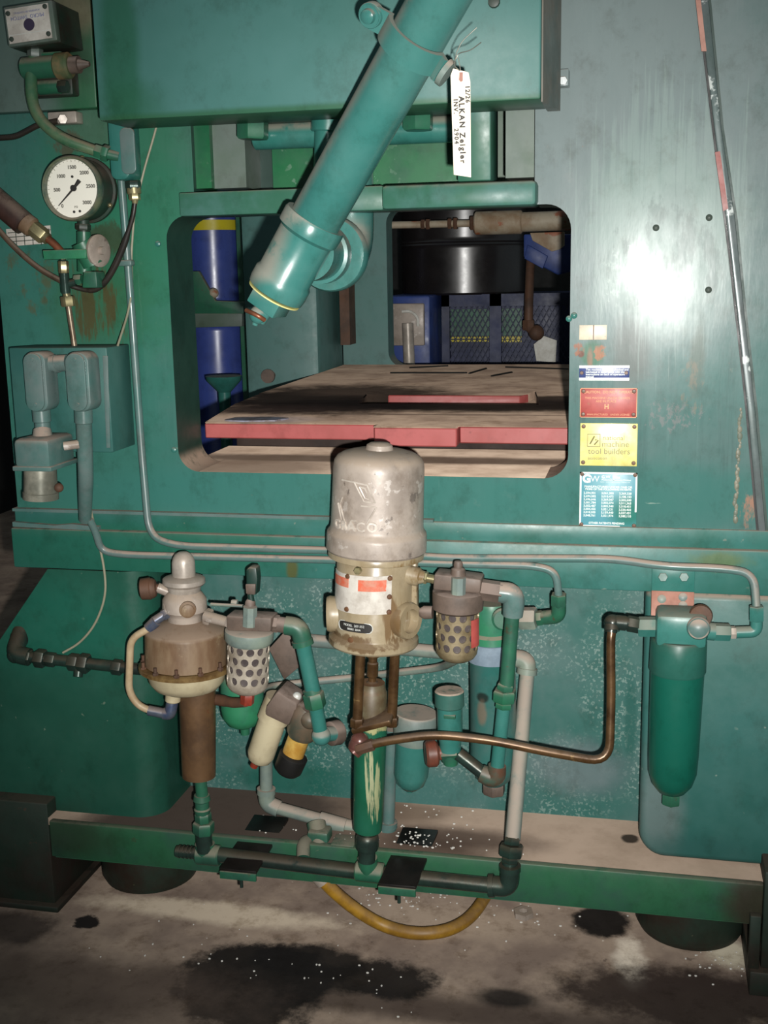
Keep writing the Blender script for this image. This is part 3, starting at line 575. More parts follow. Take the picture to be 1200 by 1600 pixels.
for sgn in (1, -1):
    k = -int(H_ / st * 2)
    while k * st < W_ + H_:
        x0 = xa + k * st; seg_ = []
        for t in (0, 1): seg_.append((x0 + t * H_ * .55, za + t * H_) if sgn > 0 else (x0 + t * H_ * .55, zc - t * H_))
        (ax_, az), (bx_, bz) = seg_
        lo, hi = max(0, (xa - ax_) / (bx_ - ax_)), min(1, (xb - ax_) / (bx_ - ax_))
        if lo < hi: b.tube([(ax_ + (bx_ - ax_) * lo, Yg + .012, az + (bz - az) * lo), (ax_ + (bx_ - ax_) * hi, Yg + .012, az + (bz - az) * hi)], .0022, 0, 4)
        k += 1
part('expanded_mesh', b, M['mesh'], gm)
bx = thing('blue_control_box', 'blue box with a white rounded plate at the left of the rear opening', 'box', (P(655, 560, 2.1).x, 2.15, 1.0))
b = B().bb(P(600, 500, 2.1).x, P(672, 500, 2.1).x, 2.1, 2.5, .9, P(650, 462, 2.1).z, .01); part('body', b, M['blue'], bx)
b = B().bb(P(610, 500, 2.09).x, P(663, 500, 2.09).x, 2.085, 2.11, P(650, 540, 2.09).z, P(650, 474, 2.09).z, .006); part('front_plate', b, M['alu'], bx)
b = B(); tp(b, [(628, 487, 2.07), (642, 486, 2.07), (653, 496, 2.07), (653, 510, 2.07)], 2.2, 12, 8); part('handle', b, M['white'], bx)
b = B(); tp(b, [(637, 505, 2.05), (640, 580, 2.05)], 9, 0, 14); part('round_post', b, M['alu2'], bx)
rp = thing('rusty_overhead_pipe', 'rusty grey pipe with a thick cylinder end crossing the top of the rear opening', 'pipe', P(750, 350, 2.0))
b = B(); cp(b, (742, 349, 2.0), (816, 347, 2.0), 18, seg=24, ch=2); cp(b, (816, 347, 2.0), (900, 344, 2.0), 15, seg=24); part('cylinder', b, M['rustpipe'], rp)
b = B().bb(P(905, 344, 2.0).x - .02, P(905, 344, 2.0).x + .02, 1.739, 2.0, P(905, 344, 2.0).z - .01, P(905, 344, 2.0).z + .06); part('bracket', b, M['rust'], rp)
b = B(); cp(b, (600, 352, 2.0), (742, 349, 2.0), 5.5, seg=14); part('rod', b, M['rustpipe'], rp)
for x, r in ((658, 8), (666, 9), (700, 9), (709, 10), (735, 12), (743, 17)): part('coupling', hx(B(), (x, 351 - (x - 630) * .02, 2.0), (x + 6, 351 - (x - 624) * .02, 2.0), r), M['rust'], rp)
b = B(); tp(b, [(830, 398, 2.13), (828, 425, 2.10), (826, 480, 2.05), (826, 515, 2.05), (842, 520, 2.05)], 7, 10); b.ball(P(838, 520, 2.05), .028); hx(b, (826, 500, 2.05), (826, 516, 2.05), 10)
one('rusty_drop_pipe', b, M['rust'], 'brown rusty pipe dropping in front of the mesh guard below the blue bracket', 'pipe')
b = B().plate([(818, 366), (900, 366), (900, 420), (872, 430), (818, 402)], 2.06, 2.2, .006)
br = thing('blue_bracket', 'dark blue cast bracket with a dirty pocket at the top right of the rear opening', 'bracket', P(855, 420, 2.1)); part('casting', b, M['blue'], br)
b = B().plate([(828, 364), (882, 362), (882, 384), (874, 390), (862, 393), (832, 376)], 2.05, 2.062, .002); part('pocket_dirt', b, M['rustpipe'], br)
b = B().plate([(824, 382), (856, 400), (848, 420), (819, 404)], 2.045, 2.07, .003); part('lug', b, M['blue'], br)
b = B().plate([(834, 538), (850, 525), (870, 532), (868, 566), (838, 564)], 2.274, 2.2795)
one('white_sheet', b, M['white'], 'crumpled white sheet tucked behind the mesh guard at lower right', 'paper')

# ------------------------------------------------------------------ sheet metal cover above the window
cov = thing('sheet_metal_cover', 'large smooth teal sheet metal box cover hanging over the top of the window', 'cover', (0, -.16, 1.6))
cx0, cx1, cz0 = P(155, 190, -.20).x, P(845, 155, -.20).x, P(500, 172, -.20).z
b = B().prism([[(cx0, -.20), (cx1, -.20), (cx1, -.07), (cx0, -.07)]], (0, 0, cz0), (1, 0, 0), (0, 1, 0), (0, 0, 1), 2.05 - cz0, .004)
part('shell', b, M['cover'], cov)
b = B().prism([[(cx1 + .0005, -.199), (cx1 + .003, -.199), (cx1 + .022, -.071), (cx1 + .0005, -.071)]], (0, 0, cz0 - .004), (1, 0, 0), (0, 1, 0), (0, 0, 1), 2.05 - cz0)
part('side_flange', b, mat('worn_flange_paint', (84, 118, 104), (112, 104, 92), 12, .4, dust=.5), cov, 'worn side flange with a scraped lower edge')
part('cover_screw', B().lathe(P(772, 3, -.201), (0, -1, 0), [(0, .010), (.006, .009), (.008, 0)], 12), M['rivet'], cov)

# ------------------------------------------------------------------ inclined pipe with tee, elbow, clamp and drain cock
ip = thing('inclined_pipe', 'thick teal pipe slanting across the cover down to a tee fitting at the window', 'pipe', P(480, 400, -.25))
A0, A1 = P(755, -124, -.49), P(488, 352, -.26); ad = (A1 - A0).normalized()
ra, rb_ = S(690, 0, -.44) * 45.5, S(488, 352, -.26) * 40.5
part('pipe', B().cyl(A0, A1 + ad * .02, ra, rb_, 40), M['pipe'], ip)
s_ = S(460, 400, -.25); T1 = P(430, 458, -.25); td = (T1 - A1).normalized(); TL = (T1 - A1).length
part('tee', B().lathe(A1 - td * .012, td, [(0, 40 * s_), (0, 48 * s_), (.004, 50 * s_), (.026, 50 * s_), (.032, 44 * s_), (TL - .024, 43.5 * s_), (TL - .018, 47 * s_), (TL, 47.5 * s_), (TL + .010, 46 * s_), (TL + .012, 43 * s_)], 44), M['pipe'], ip, 'tee body with raised collars')
b = B().lathe(T1 + td * .002, td, [(0, 44 * s_), (.0022, 44 * s_), (.0022, 40 * s_)], 44); part('seal_ring', b, M['gold'], ip, 'pale sealant ring at the end of the tee')
q0 = T1 + td * .002; rot = td.to_track_quat('Z', 'Y').to_matrix()
part('square_plug', B().box(q0 + td * .014, (.056, .056, .032), rot, .002), M['pipe'], ip)
dc = thing('drain_cock', 'little teal drain cock with a rusty handle under the plugged tee', 'valve', P(402, 498, -.25))
b = B().cyl(q0 + td * .030, q0 + td * .055, .013, .010).ball(P(404, 492, -.25), .016).cyl(P(402, 496, -.25), P(398, 508, -.25), .007, .005); part('valve_body', b, M['pipe'], dc)
b = B(); tp(b, [(385, 485, -.26), (394, 489, -.27), (406, 495, -.27), (413, 500, -.26)], 3.6, 8, 10); part('handle', b, M['copper'], dc)
bc = P(478, 396, -.25)
def by(y): return Vector((bc.x, y, bc.z))
part('branch', B().lathe(by(-.24), (0, 1, 0), [(0, .046), (.07, .046), (.072, .052), (.10, .052)], 36), M['pipe'], ip)
part('branch_collar', B().lathe(by(-.10), (0, 1, 0), [(0, .05), (.0, .064), (.006, .067), (.028, .067), (.034, .06), (.034, .045)], 40), M['pipe'], ip)
b = B().tube([by(-.075), by(.075), by(.075) + Vector((0, .005, .28))], .043, .075, 28); part('elbow', b, M['pipe'], ip)
# clamp strap
cl = thing('pipe_clamp', 'dusty teal strap clamp with a bolted ear around the upper slanting pipe', 'clamp', P(650, 66, -.45))
C0 = P(649, 66, -.43); sc2 = S(649, 66, -.43)
e1, e2 = P(592, 30, -.47), P(700, 103, -.47)
lat = (e2 - e1).normalized(); lat = (lat - ad * lat.dot(ad)).normalized(); nrm = lat.cross(ad)
if nrm.y > 0: nrm = -nrm
CR = ra + .004; hw = 19 * sc2
loop_o = []; loop_i = []
half = 76 * sc2
pts = [lat * -half + nrm * .02] + [lat * (CR * math.cos(a)) + nrm * (CR * math.sin(a)) for a in [PI - PI * k / 16 for k in range(1, 16)]] + [lat * half * .86 + nrm * .02]
def band(b, pts, th):
    vs_ = []; fs = []
    n = len(pts)
    for i, p in enumerate(pts):
        t = (pts[min(i + 1, n - 1)] - pts[max(i - 1, 0)]).normalized(); o = t.cross(ad); o = o if o.dot(nrm) > 0 or abs(o.dot(nrm)) < 1e-3 else -o
        for off, h in ((0, -hw), (th, -hw), (th, hw), (0, hw)): vs_.append(C0 + p + o * off + ad * h)
    for i in range(n - 1):
        for k in range(4): fs.append((i * 4 + k, i * 4 + (k + 1) % 4, i * 4 + 4 + (k + 1) % 4, i * 4 + 4 + k))
    fs += [(0, 1, 2, 3), (n * 4 - 4, n * 4 - 3, n * 4 - 2, n * 4 - 1)]
    b.add(vs_, fs)
band(b := B(), pts, .007)
part('strap', b, M['pipe'], cl)
b = B().lathe(C0 + lat * -half + nrm * .014, nrm, [(0, hw * 1.02), (.012, hw * 1.02), (.013, hw * .98)], 28); part('ear', b, M['pipe'], cl)
b = B().lathe(C0 + lat * -half + nrm * .026, nrm, [(0, .016), (.003, .016), (.003, .011), (.010, .010), (.013, .004), (.013, 0)], 18); part('bolt', b, M['pipe'], cl)
b = B().lathe(C0 + lat * half * .86 + nrm * .018, lat, [(0, hw * 1.15), (.008, hw * 1.15), (.008, 0)], 24); part('ear', b, M['palepipe'], cl)
# paper tag on its wire
tg = thing('paper_tag', 'long cream paper tag with handwriting wired to the pipe clamp', 'tag', P(722, 277, -.47))
Yt = -.475
b = B().plate([(704, 118), (708, 107), (732, 113), (735, 128), (736, 277), (709, 273)], Yt, Yt + .0008); card = part('card', b, M['paper'], tg)
b = B().plate([(718, 113), (723, 113), (723, 126), (720, 128), (717, 125)], Yt - .0006, Yt); part('reinforcement', b, M['pink'], card)
b = B(); ts = S(720, 200, Yt)
def tagtext(x, y): return flat(P(x, y, Yt - .0003), (.02, 0, -1), (1, 0, .02))
b.text('12/26', 9.5 * ts, tagtext(730.5, 147), spacing=1.2, bold=.0003); b.text('ALKAN Zeigler', 12 * ts, tagtext(722, 203), spacing=1.32, bold=.0004); b.text('INV.     2904', 9.5 * ts, tagtext(712.5, 190), spacing=1.3, bold=.0003)
part('handwriting', b, M['ink'], card)
b = B(); tp(b, [(713, 92, -.478), (712, 84, -.478), (722, 64, -.48), (745, 43, -.48)], .8, 8, 8); tp(b, [(713, 92, -.478), (716, 83, -.478), (735, 79, -.485), (752, 66, -.48)], .8, 8, 8)
tp(b, [(713, 86, -.478), (709, 102, -.478), (720, 112, -.478), (716, 90, -.478)], .8, 4, 8); part('tie_wire', b, M['steel'], tg)

# ------------------------------------------------------------------ top left: switch box, valve, hose
mp_ = one('mounting_plate', B().bb(P(-40, 100, -.03).x, P(147, 100, -.03).x, -.03, -.001, P(80, 172, -.03).z, 2.05, .003), mat('mounting_plate_paint', (22, 116, 62), (34, 112, 72), 5, .4, blobs=[(PF(30, 130, -.03), (.08, .1, .25), (92, 138, 124), .9, .5, .6), (PF(110, 20, -.03), (.06, .1, .04), (124, 108, 88), .7, .6, .8), (PF(90, 90, -.03), (.07, .1, .06), (24, 50, 34), .7, .6, .8)]),
    'green mounting plate behind the switch box at the top left of the press', 'plate')
sb = thing('switch_box', 'green switch box with a white nameplate printed upside down and four screws', 'box', P(60, 78, -.09))
# tilted slightly about Y
bl, br_, tr_, tl_ = P(15, 70, -.14), P(82, 60, -.14), P(77, 4, -.14), P(10, 14, -.14)
U = (br_ - bl); U.y = 0; wU = U.length; U.normalize(); Vv = Vector((-U.z, 0, U.x)); hV = (tl_ - bl).length
o = bl + Vector((0, .0, 0))
def swb(x0, x1, y0, y1, z0, z1, bev=.002):
    c = o + U * ((x0 + x1) / 2) + Vv * ((y0 + y1) / 2); c.y = (z0 + z1) / 2
    return B().box(c, (x1 - x0, z1 - z0, y1 - y0), Matrix((U, Vector((0, 1, 0)), Vv)).transposed(), bev)
part('housing', swb(-.004, wU + .006, -.004, hV + .004, -.122, -.031), M['gback'], sb)
part('lid', swb(-.004, wU + .008, -.004, hV + .004, -.139, -.1225, .003), M['slide'], sb, 'greyed green lid')
npl = part('nameplate', swb(.001, wU, .001, hV - .001, -.141, -.1392, .0), M['label'], sb, 'white nameplate')
def swp(fx, fy, d=-.142): p_ = o + U * (wU * fx) + Vv * (hV * fy); p_.y = d; return p_
for fx, fy in ((.07, .86), (.93, .9), (.07, .14), (.93, .14)): part('screw', B().lathe(swp(fx, fy, -.141), (0, -1, 0), [(0, .0045), (.002, .004), (.003, 0)], 12), M['rivet'], npl)
part('lower_band', swb(.002, wU - .001, hV * .235, hV * .25, -.1415, -.141, 0), M['platealu'], npl)
b = B().text('MICRO  SWITCH', .0088, flat(swp(.5, .70, -.1412), -U, -Vv)); b.text('A DIVISION OF CONTROLS', .0042, flat(swp(.5, .84, -.1412), -U, -Vv)); part('printed_name', b, M['bluetext'], npl)
part('round_emblem', B().lathe(swp(.52, .47, -.141), (0, -1, 0), [(0, .0105), (.0012, .0105), (.0012, 0)], 24), M['purple'], npl)
b = B(); cp(b, (55, 66, -.09), (55, 76, -.09), 8); hx(b, (55, 75, -.09), (55, 90, -.09), 12); part('conduit_nut', b, M['slide'], sb)
ht = thing('flexible_conduit', 'green flexible conduit curving from the switch box down to the conduit fitting', 'conduit', P(100, 220, -.09))
b = B(); tp(b, [(54, 88, -.09), (47, 125, -.10), (53, 178, -.11), (92, 216, -.11), (150, 236, -.09)], [9.5, 9.5, 9, 9, 8.5], 40, 16)
part('sleeve', b, mat('green_conduit_paint', (44, 118, 80), (96, 116, 86), 14, .34, dust=.6, dustc=(148, 124, 104), bump=.1), ht)
b = B(); hx(b, (149, 235, -.09), (161, 239, -.088), 11); hx(b, (160, 238, -.088), (170, 241, -.086), 13, .6); cp(b, (168, 241, -.086), (186, 245, -.08), 8); part('end_nut', b, M['green'], ht)
vv = thing('limit_valve', 'oily green cylindrical valve with an orange tinted cap under the switch box', 'valve', P(85, 125, -.09))
b = B(); cp(b, (36, 108, -.09), (92, 103, -.09), 17, seg=28, ch=3); b.bb(P(66, 90, -.08).x, P(100, 90, -.08).x, -.09, -.03, P(80, 96, -.09).z, P(80, 80, -.09).z, .004); part('barrel', b, M['green'], vv)
b = B(); cp(b, (88, 104, -.095), (111, 102, -.095), 20, seg=28, ch=3); part('cap', b, mat('orange_stained_cap', (142, 112, 78), (72, 112, 72), 14, .5), vv, 'orange stained cap')
b = B(); cp(b, (110, 102, -.095), (124, 101, -.095), 13, seg=24); cp(b, (123, 101, -.095), (140, 100, -.095), 9, 3.5, 18); part('nose', b, M['cap'], vv)
b = B(); cp(b, (60, 137, -.07), (96, 135, -.07), 11, seg=22, ch=2); part('lower_barrel', b, M['green'], vv)
b = B(); hx(b, (92, 136, -.075), (106, 135, -.075), 10); part('lower_nut', b, M['dkpipe'], vv)
b = B().bb(P(45, 120, -.06).x, P(112, 120, -.06).x, -.06, -.03, P(80, 150, -.06).z, P(80, 88, -.06).z, .004); part('base_plate', b, M['gback'], vv)
b = B(); b.bb(P(78, 184, -.02).x, P(123, 184, -.02).x, -.03, -.0, P(100, 194, -.02).z, P(100, 175, -.02).z, .003); hx(b, (98, 186, -.02), (98, 186, -.045), 8)
one('clip_block', b, M['alu2'], 'small pale clip block with a nut below the mounting plate', 'clip')
b = B(); tp(b, [(-20, 217, -.03), (24, 214, -.03), (40, 206, -.03), (62, 194, -.03), (90, 189, -.03)], 4.5, 12); one('black_hose', b, M['cable'], 'thin black hose running from the left edge up under the green conduit', 'hose')
cf = thing('conduit_fitting', 'upright teal conduit fitting with a rounded cover right of the flexible conduit', 'fitting', P(200, 285, -.06))
b = B().prism([rr(P(186, 240, -.04).x, P(216, 240, -.04).x, P(200, 284, -.04).z, P(200, 150, -.04).z, .014)], (0, -.085, 0), (1, 0, 0), (0, 0, 1), (0, 1, 0), .06, .006); part('body', b, M['teal'], cf)
b = B().prism([rr(P(188, 240, -.09).x, P(211, 240, -.09).x, P(200, 272, -.09).z, P(200, 199, -.09).z, .011)], (0, -.090, 0), (1, 0, 0), (0, 0, 1), (0, 1, 0), .006, .002); part('cover', b, M['tubep'], cf)
b = B(); hx(b, (208, 283, -.06), (209, 296, -.06), 12); part('nut', b, M['dkpipe'], cf)
b = B(); cp(b, (209, 294, -.06), (210, 303, -.06), 11); hx(b, (210, 302, -.06), (211, 313, -.06), 9); cp(b, (211, 312, -.06), (211, 318, -.06), 5.5, 4); part('gland', b, M['brass'], cf, 'bright brass gland')
b = B(); tp(b, [(211, 316, -.06), (208, 340, -.06), (190, 395, -.05), (170, 435, -.045), (150, 455, -.04), (128, 452, -.04), (112, 447, -.045)], [3.5, 3.5, 5, 5, 4.5, 4, 4], 22, 12)
one('black_cable', b, M['cable'], 'black cable looping from the brass gland down below the gauge', 'cable')
# gauge
gg = thing('pressure_gauge', 'round white faced pressure gauge in a green case reading zero', 'gauge', P(115, 340, -.05))
gc = P(112, 294.5, -.085); gr = S(112, 294, -.085) * 50
part('case', B().lathe(gc + Vector((0, .002, 0)), (0, 1, 0), [(.012, gr * .93), (.016, gr * .97), (.055, gr * .95), (.056, gr * 1.03), (.066, gr * 1.03)], 48), M['gback'], gg)
part('bezel', B().lathe(gc, (0, 1, 0), [(.0118, gr * .60), (.0118, gr * .88), (-.004, gr * .89), (-.007, gr * .95), (-.002, gr), (.012, gr), (.016, gr * .96)], 56), M['bezel'], gg)
dl_ = part('dial', B().lathe(gc + Vector((0, .006, 0)), (0, 1, 0), [(0, 0), (0, gr * .90), (.003, gr * .90)], 48), M['gauge'], gg, 'white dial')
yd = gc.y + .0052
def dial(px, py): q_ = P(px, py, yd); return flat(q_)
b = B()
for tx, x, y in (('0', 97.5, 322), ('500', 89, 297), ('1000', 95, 275.5), ('1500', 112, 261.5), ('2000', 131.5, 270), ('2500', 141.5, 291), ('3000', 136, 316.5)): b.text(tx, .0092, dial(x, y), bold=.0003)
b.text('PSI', .006, dial(119, 323.5))
for k in range(31):
    a = math.radians(225 - 270 * k / 30); r0 = gr * (.80 if k % 5 == 0 else .83); u_ = Vector((math.cos(a), 0, math.sin(a)))
    q_ = Vector((gc.x, yd, gc.z)); b.tube([q_ + u_ * r0, q_ + u_ * gr * .865], .0005, 0, 4)
part('dial_numbers', b, M['greyink'], dl_)
b = B(); Yn = gc.y + .003
b.tube([P(115.3, 294, Yn), P(91.5, 321.5, Yn)], [.0022, .0008], 0, 8).tube([P(115.3, 294, Yn), P(124, 282, Yn)], [.0022, .0042], 0, 8).lathe(P(115.3, 294, Yn + .001), (0, -1, 0), [(0, .006), (.003, .006), (.003, 0)], 20); part('needle', b, M['ink'], dl_, 'black needle')
for x, y in ((113, 276), (116, 331), (125, 330)): part('dial_dot', B().lathe(P(x, y, yd), (0, -1, 0), [(0, .0025), (.001, .0025), (.001, 0)], 12), M['ink'], dl_)
for a in (15, 135, 255): part('flange_screw', B().ball(gc + Vector((math.cos(math.radians(a - 45)) * gr * .985, .052, math.sin(math.radians(a - 45)) * gr * .985)), .005), M['brass'], gg)
b = B(); cp(b, (130, 338, -.05), (131, 362, -.05), 9); hx(b, (130, 350, -.05), (130, 360, -.05), 12); part('stem', b, M['gback'], gg)
# needle valve and fittings below the gauge
nv = thing('needle_valve', 'green gauge shut-off valve with a grey handwheel below the pressure gauge', 'valve', P(130, 450, -.05))
b = B().plate([(66, 391), (134, 389), (134, 404), (68, 406)], -.085, -.055, .002); part('bar', b, M['lgreen'], nv, 'bright green cross bar')
b = B(); cp(b, (131, 362, -.05), (132, 425, -.05), 11); cp(b, (128, 378, -.06), (146, 414, -.05), 17, seg=24); b.plate([(130, 424), (150, 424), (152, 450), (128, 450)], -.07, -.03, .003); part('body', b, M['green'], nv)
b = B().lathe(P(150, 392, -.05), Vector((1, -.3, 0)), [(0, .01), (0, .028), (.004, .031), (.009, .031), (.012, .026), (.012, .008), (.02, .007)], 28); part('handwheel', b, M['alu'], nv, 'grey handwheel')
b = B(); hx(b, (117, 437, -.05), (128, 436, -.05), 8); part('side_nut', b, M['green'], nv)
gt = thing('gauge_line', 'short run of brass nuts, a tee and tube going down into the wiring box', 'fitting', P(108, 540, -.05))
b = B(); hx(b, (99, 408, -.065), (100, 427, -.065), 8); part('brass_nut', b, M['brass'], gt); b = B(); cp(b, (98, 398, -.068), (98, 410, -.066), 5); cp(b, (100, 426, -.064), (103, 458, -.06), 7.5); cp(b, (102, 444, -.06), (118, 441, -.055), 6); part('tee', b, M['dkpipe'], gt)
b = B(); hx(b, (105, 463, -.06), (107, 479, -.06), 11, .1); cp(b, (103, 456, -.06), (105, 464, -.06), 6); part('brass_nut', b, M['brass'], gt); b = B(); cp(b, (107, 478, -.06), (117, 545, -.055), 4.5); part('tube', b, mat('tarnished_tube', (150, 136, 116), (104, 88, 72), 30, .35, metal=.5), gt)
cy = thing('sleeved_hose', 'dark brown sleeved hose with brass nuts joining a copper tube at the left edge', 'hose', P(40, 350, -.07))
b = B(); tp(b, [(-30, 292, -.07), (10, 326, -.07), (38, 350, -.07)], 19, 15, 18); part('sleeve', b, M['brownhose'], cy)
b = B(); cp(b, (37, 346, -.07), (52, 357, -.07), 16, seg=22, ch=3); part('collar', b, M['drum'], cy); b = B(); hx(b, (50, 355, -.07), (70, 371, -.07), 13); cp(b, (68, 369, -.07), (75, 374, -.07), 9); part('nut', b, M['brass'], cy)
b = B(); tp(b, [(73, 372, -.07), (86, 382, -.07), (98, 396, -.07)], 6, 8); part('copper_tube', b, M['copper'], cy, 'copper tube')
b = B().plate([(9, 358), (78, 352), (80, 380), (28, 384), (10, 368)], -.004, -.0005, .0008)
lv = thing('white_grid_plate', 'small white gridded plate on the face behind the brown hose', 'plate', P(44, 384, -.004)); part('plate', b, M['label'], lv)
b = B()
for k in range(3): b.tube([P(12, 364 + 7 * k, -.005), P(79, 359 + 7 * k, -.005)], .0008, 0, 5)
for k in range(5): b.tube([P(24 + 13 * k, 357, -.005), P(26 + 13 * k, 383, -.005)], .0008, 0, 5)
part('grid_lines', b, M['rivet'], lv)
b = B(); tp(b, [(-20, 338, -.04), (20, 385, -.045), (60, 420, -.045), (97, 440, -.055)], 4.5, 30); one('brown_hose', b, mat('dusty_brown_hose', (92, 74, 58), (66, 52, 42), 16, .45, dust=.4), 'thin brown hose sagging from the left edge to the tee below the gauge', 'hose')
b = B(); tp(b, [(248, 184, -.01), (240, 215, -.006), (226, 262, -.006), (210, 330, -.006), (205, 400, -.007), (207, 450, -.012), (200, 490, -.03), (184, 540, -.09)], 1.8, 20, 8); one('thin_wire', b, M['wire'], 'thin beige wire dropping beside the upright tube onto the wiring box', 'wire')
# ------------------------------------------------------------------ wiring box group
wbx = thing('wiring_box', 'teal sheet metal wiring box on the left of the press face', 'box', P(110, 705, -.05))
xl, xr, zt_, zb_ = P(18, 600, -.105).x, P(170, 600, -.105).x, P(100, 543, -.105).z, P(170, 707, -.105).z
part('case', B().bb(xl, xr, -.105, -.001, zb_, zt_, .003), mat('wiring_box_paint', (46, 118, 104), (60, 130, 114), 4, .4, dust=.6, dustc=(74, 66, 56), bump=.05), wbx)
b = B().plate([(160, 556), (168, 556), (172, 700), (166, 700)], -.108, -.105, .001); part('edge_fold', b, M['tubep'], wbx)
cdt = thing('conduit_elbows', 'pair of teal conduit elbow fittings with oval covers in front of the wiring box', 'conduit', P(90, 640, -.16))
for (ax_, bx2) in ((42, 72), (107, 139)):
    X0, X1, Zt, Zb = P(ax_, 600, -.16).x, P(bx2, 600, -.16).x, P(ax_, 550, -.16).z, P(ax_, 643, -.16).z
    part('elbow_body', B().prism([rr(X0 - .002, X1 + .004, Zb, Zt, (X1 - X0) * .44)], (0, -.165, 0), (1, 0, 0), (0, 0, 1), (0, 1, 0), .05, .006), M['tubep'], cdt)
    oc_ = part('oval_cover', B().prism([rr(X0 + .001, X1 - .002, Zb + .002, Zt - .002, (X1 - X0) * .42)], (0, -.170, 0), (1, 0, 0), (0, 0, 1), (0, 1, 0), .005, .0015), M['tubep'], cdt)
    for zz in (Zt - .014, Zb + .014): part('cover_screw', B().lathe(((X0 + X1) / 2, -.170, zz), (0, -1, 0), [(0, .0038), (.0015, .0034), (.002, 0)], 10), M['tubep'], oc_)
b = B(); cp(b, (72, 569, -.14), (106, 567, -.14), 13, seg=24); cp(b, (86, 569, -.14), (90, 568, -.14), 14.5); part('cross_coupling', b, M['tubep'], cdt)
b = B(); cp(b, (64, 638, -.14), (66, 660, -.14), 14, seg=24, ch=1.5); cp(b, (66, 658, -.14), (67, 676, -.14), 12); part('down_nipple', b, M['tubep'], cdt)
b = B(); cp(b, (130, 636, -.14), (131, 662, -.14), 14, seg=24, ch=1.5); part('down_nipple', b, M['tubep'], cdt)
b = B(); tp(b, [(131, 655, -.14), (134, 740, -.12), (133, 812, -.06)], [12, 12, 10], 20, 18); part('down_pipe', b, M['tubep'], cdt)
jb = thing('junction_box', 'square teal junction box with a dusty top hanging from the left conduit elbow', 'box', P(50, 735, -.2))
X0, X1, Zt, Zb = P(20, 700, -.21).x, P(76, 700, -.21).x, P(60, 690, -.21).z, P(60, 734, -.21).z
b = B().bb(X0, X1, -.21, -.105, Zb, Zt + .004, .010); part('box_body', b, M['tubep'], jb)
part('rim', B().bb(X0 - .003, X1 + .003, -.213, -.105, Zb - .003, Zb + .006, .002), M['tubep'], jb)
b = B(); cp(b, (66, 672, -.145), (67, 690, -.155), 14, 17, 22); part('top_hub', b, M['tubep'], jb)
b = B(); cp(b, (100, 697, -.15), (124, 694, -.14), 7); part('side_plug', b, M['alu'], jb)
sk = thing('round_socket', 'short round metal socket with worn paint below the junction box', 'socket', P(62, 783, -.15))
b = B(); vl(b, ((63, 736), (64, 783)), -.155, [(732, 25), (768, 26), (769, 27.5), (779, 27.5), (779, 22), (770, 20)]); part('barrel', b, mat('worn_socket_paint', (110, 138, 116), (176, 172, 156), 12, .34, metal=.3, chips=[((70, 104, 72), 14, .6, .7)]), sk)
b = B(); b.ball(P(92, 762, -.16), .009); part('side_screw', b, M['rust'], sk)
# ------------------------------------------------------------------ long tubes across the beam
tb = thing('upper_long_tube', 'long teal tube running down the left face then along the beam to the right filter', 'tube', P(600, 870, -.03))
b = B(); tp(b, [(188, 262, -.016), (199, 400, -.014), (208, 520, -.014), (221, 700, -.016), (233, 838, -.030), (275, 853, -.034), (520, 860, -.034), (700, 872, -.034), (960, 873, -.036), (1035, 885, -.05), (1130, 888, -.05), (1178, 896, -.06), (1182, 948, -.08)], 6.2, 34, 14); part('run', b, M['tubep'], tb)
for x, y in ((197, 411), (200, 263)): part('clip', B().box(P(x, y, -.018), (.03, .02, .012), None, .003), M['tubep'], tb)
tb2 = thing('lower_long_tube', 'second teal tube below the first running from the left conduit to the middle filter', 'tube', P(500, 880, -.03))
b = B(); tp(b, [(140, 812, -.06), (150, 832, -.05), (158, 862, -.035), (200, 867, -.034), (515, 875, -.034), (660, 880, -.034), (835, 884, -.034), (869, 893, -.034), (873, 932, -.03)], 6, 26, 14); part('run', b, M['tubep'], tb2)
b = B(); tp(b, [(128, 700, -.09), (142, 800, -.06), (150, 830, -.03), (163, 885, -.025), (166, 930, -.026), (150, 975, -.026), (125, 1005, -.03), (98, 1020, -.04)], 1.9, 30, 8); one('capillary_wire', b, M['wire'], 'thin beige capillary curving from the conduit down to the left elbow pipe', 'wire')
pr = thing('left_pipe_run', 'oily dark green run of pipe fittings across the left pedestal', 'pipe', P(110, 1040, -.05))
b = B(); tp(b, [(34, 985, -.01), (22, 1022, -.05), (46, 1027, -.05)], 14, 14, 18); b.ball(P(24, 1024, -.05), .017); part('elbow', b, M['dkpipe'], pr)
b = B(); tp(b, [(40, 1026, -.05), (220, 1046, -.05)], 9, 0, 18); part('pipe', b, M['dkpipe'], pr)
for a, r in ((34, 12), (56, 15), (72, 11.5), (108, 14), (124, 16), (176, 12.5)):
    b = B(); hx(b, (a, 1026 + (a - 40) * .115, -.05), (a + 15, 1028 + (a - 40) * .115, -.05), r); part('nut', b, M['dkpipe'], pr)
b = B(); cp(b, (124, 1040, -.05), (122, 1058, -.06), 8, 7); part('plug', b, M['dkpipe'], pr)
part('hole_dark_disc', B().lathe(P(30, 998, -.0225), (0, -1, 0), [(0, .0), (0, .021), (.002, .021), (.002, .018)], 28), M['black'], pr)  # flat black disc painted in for the dark inside of an open hole

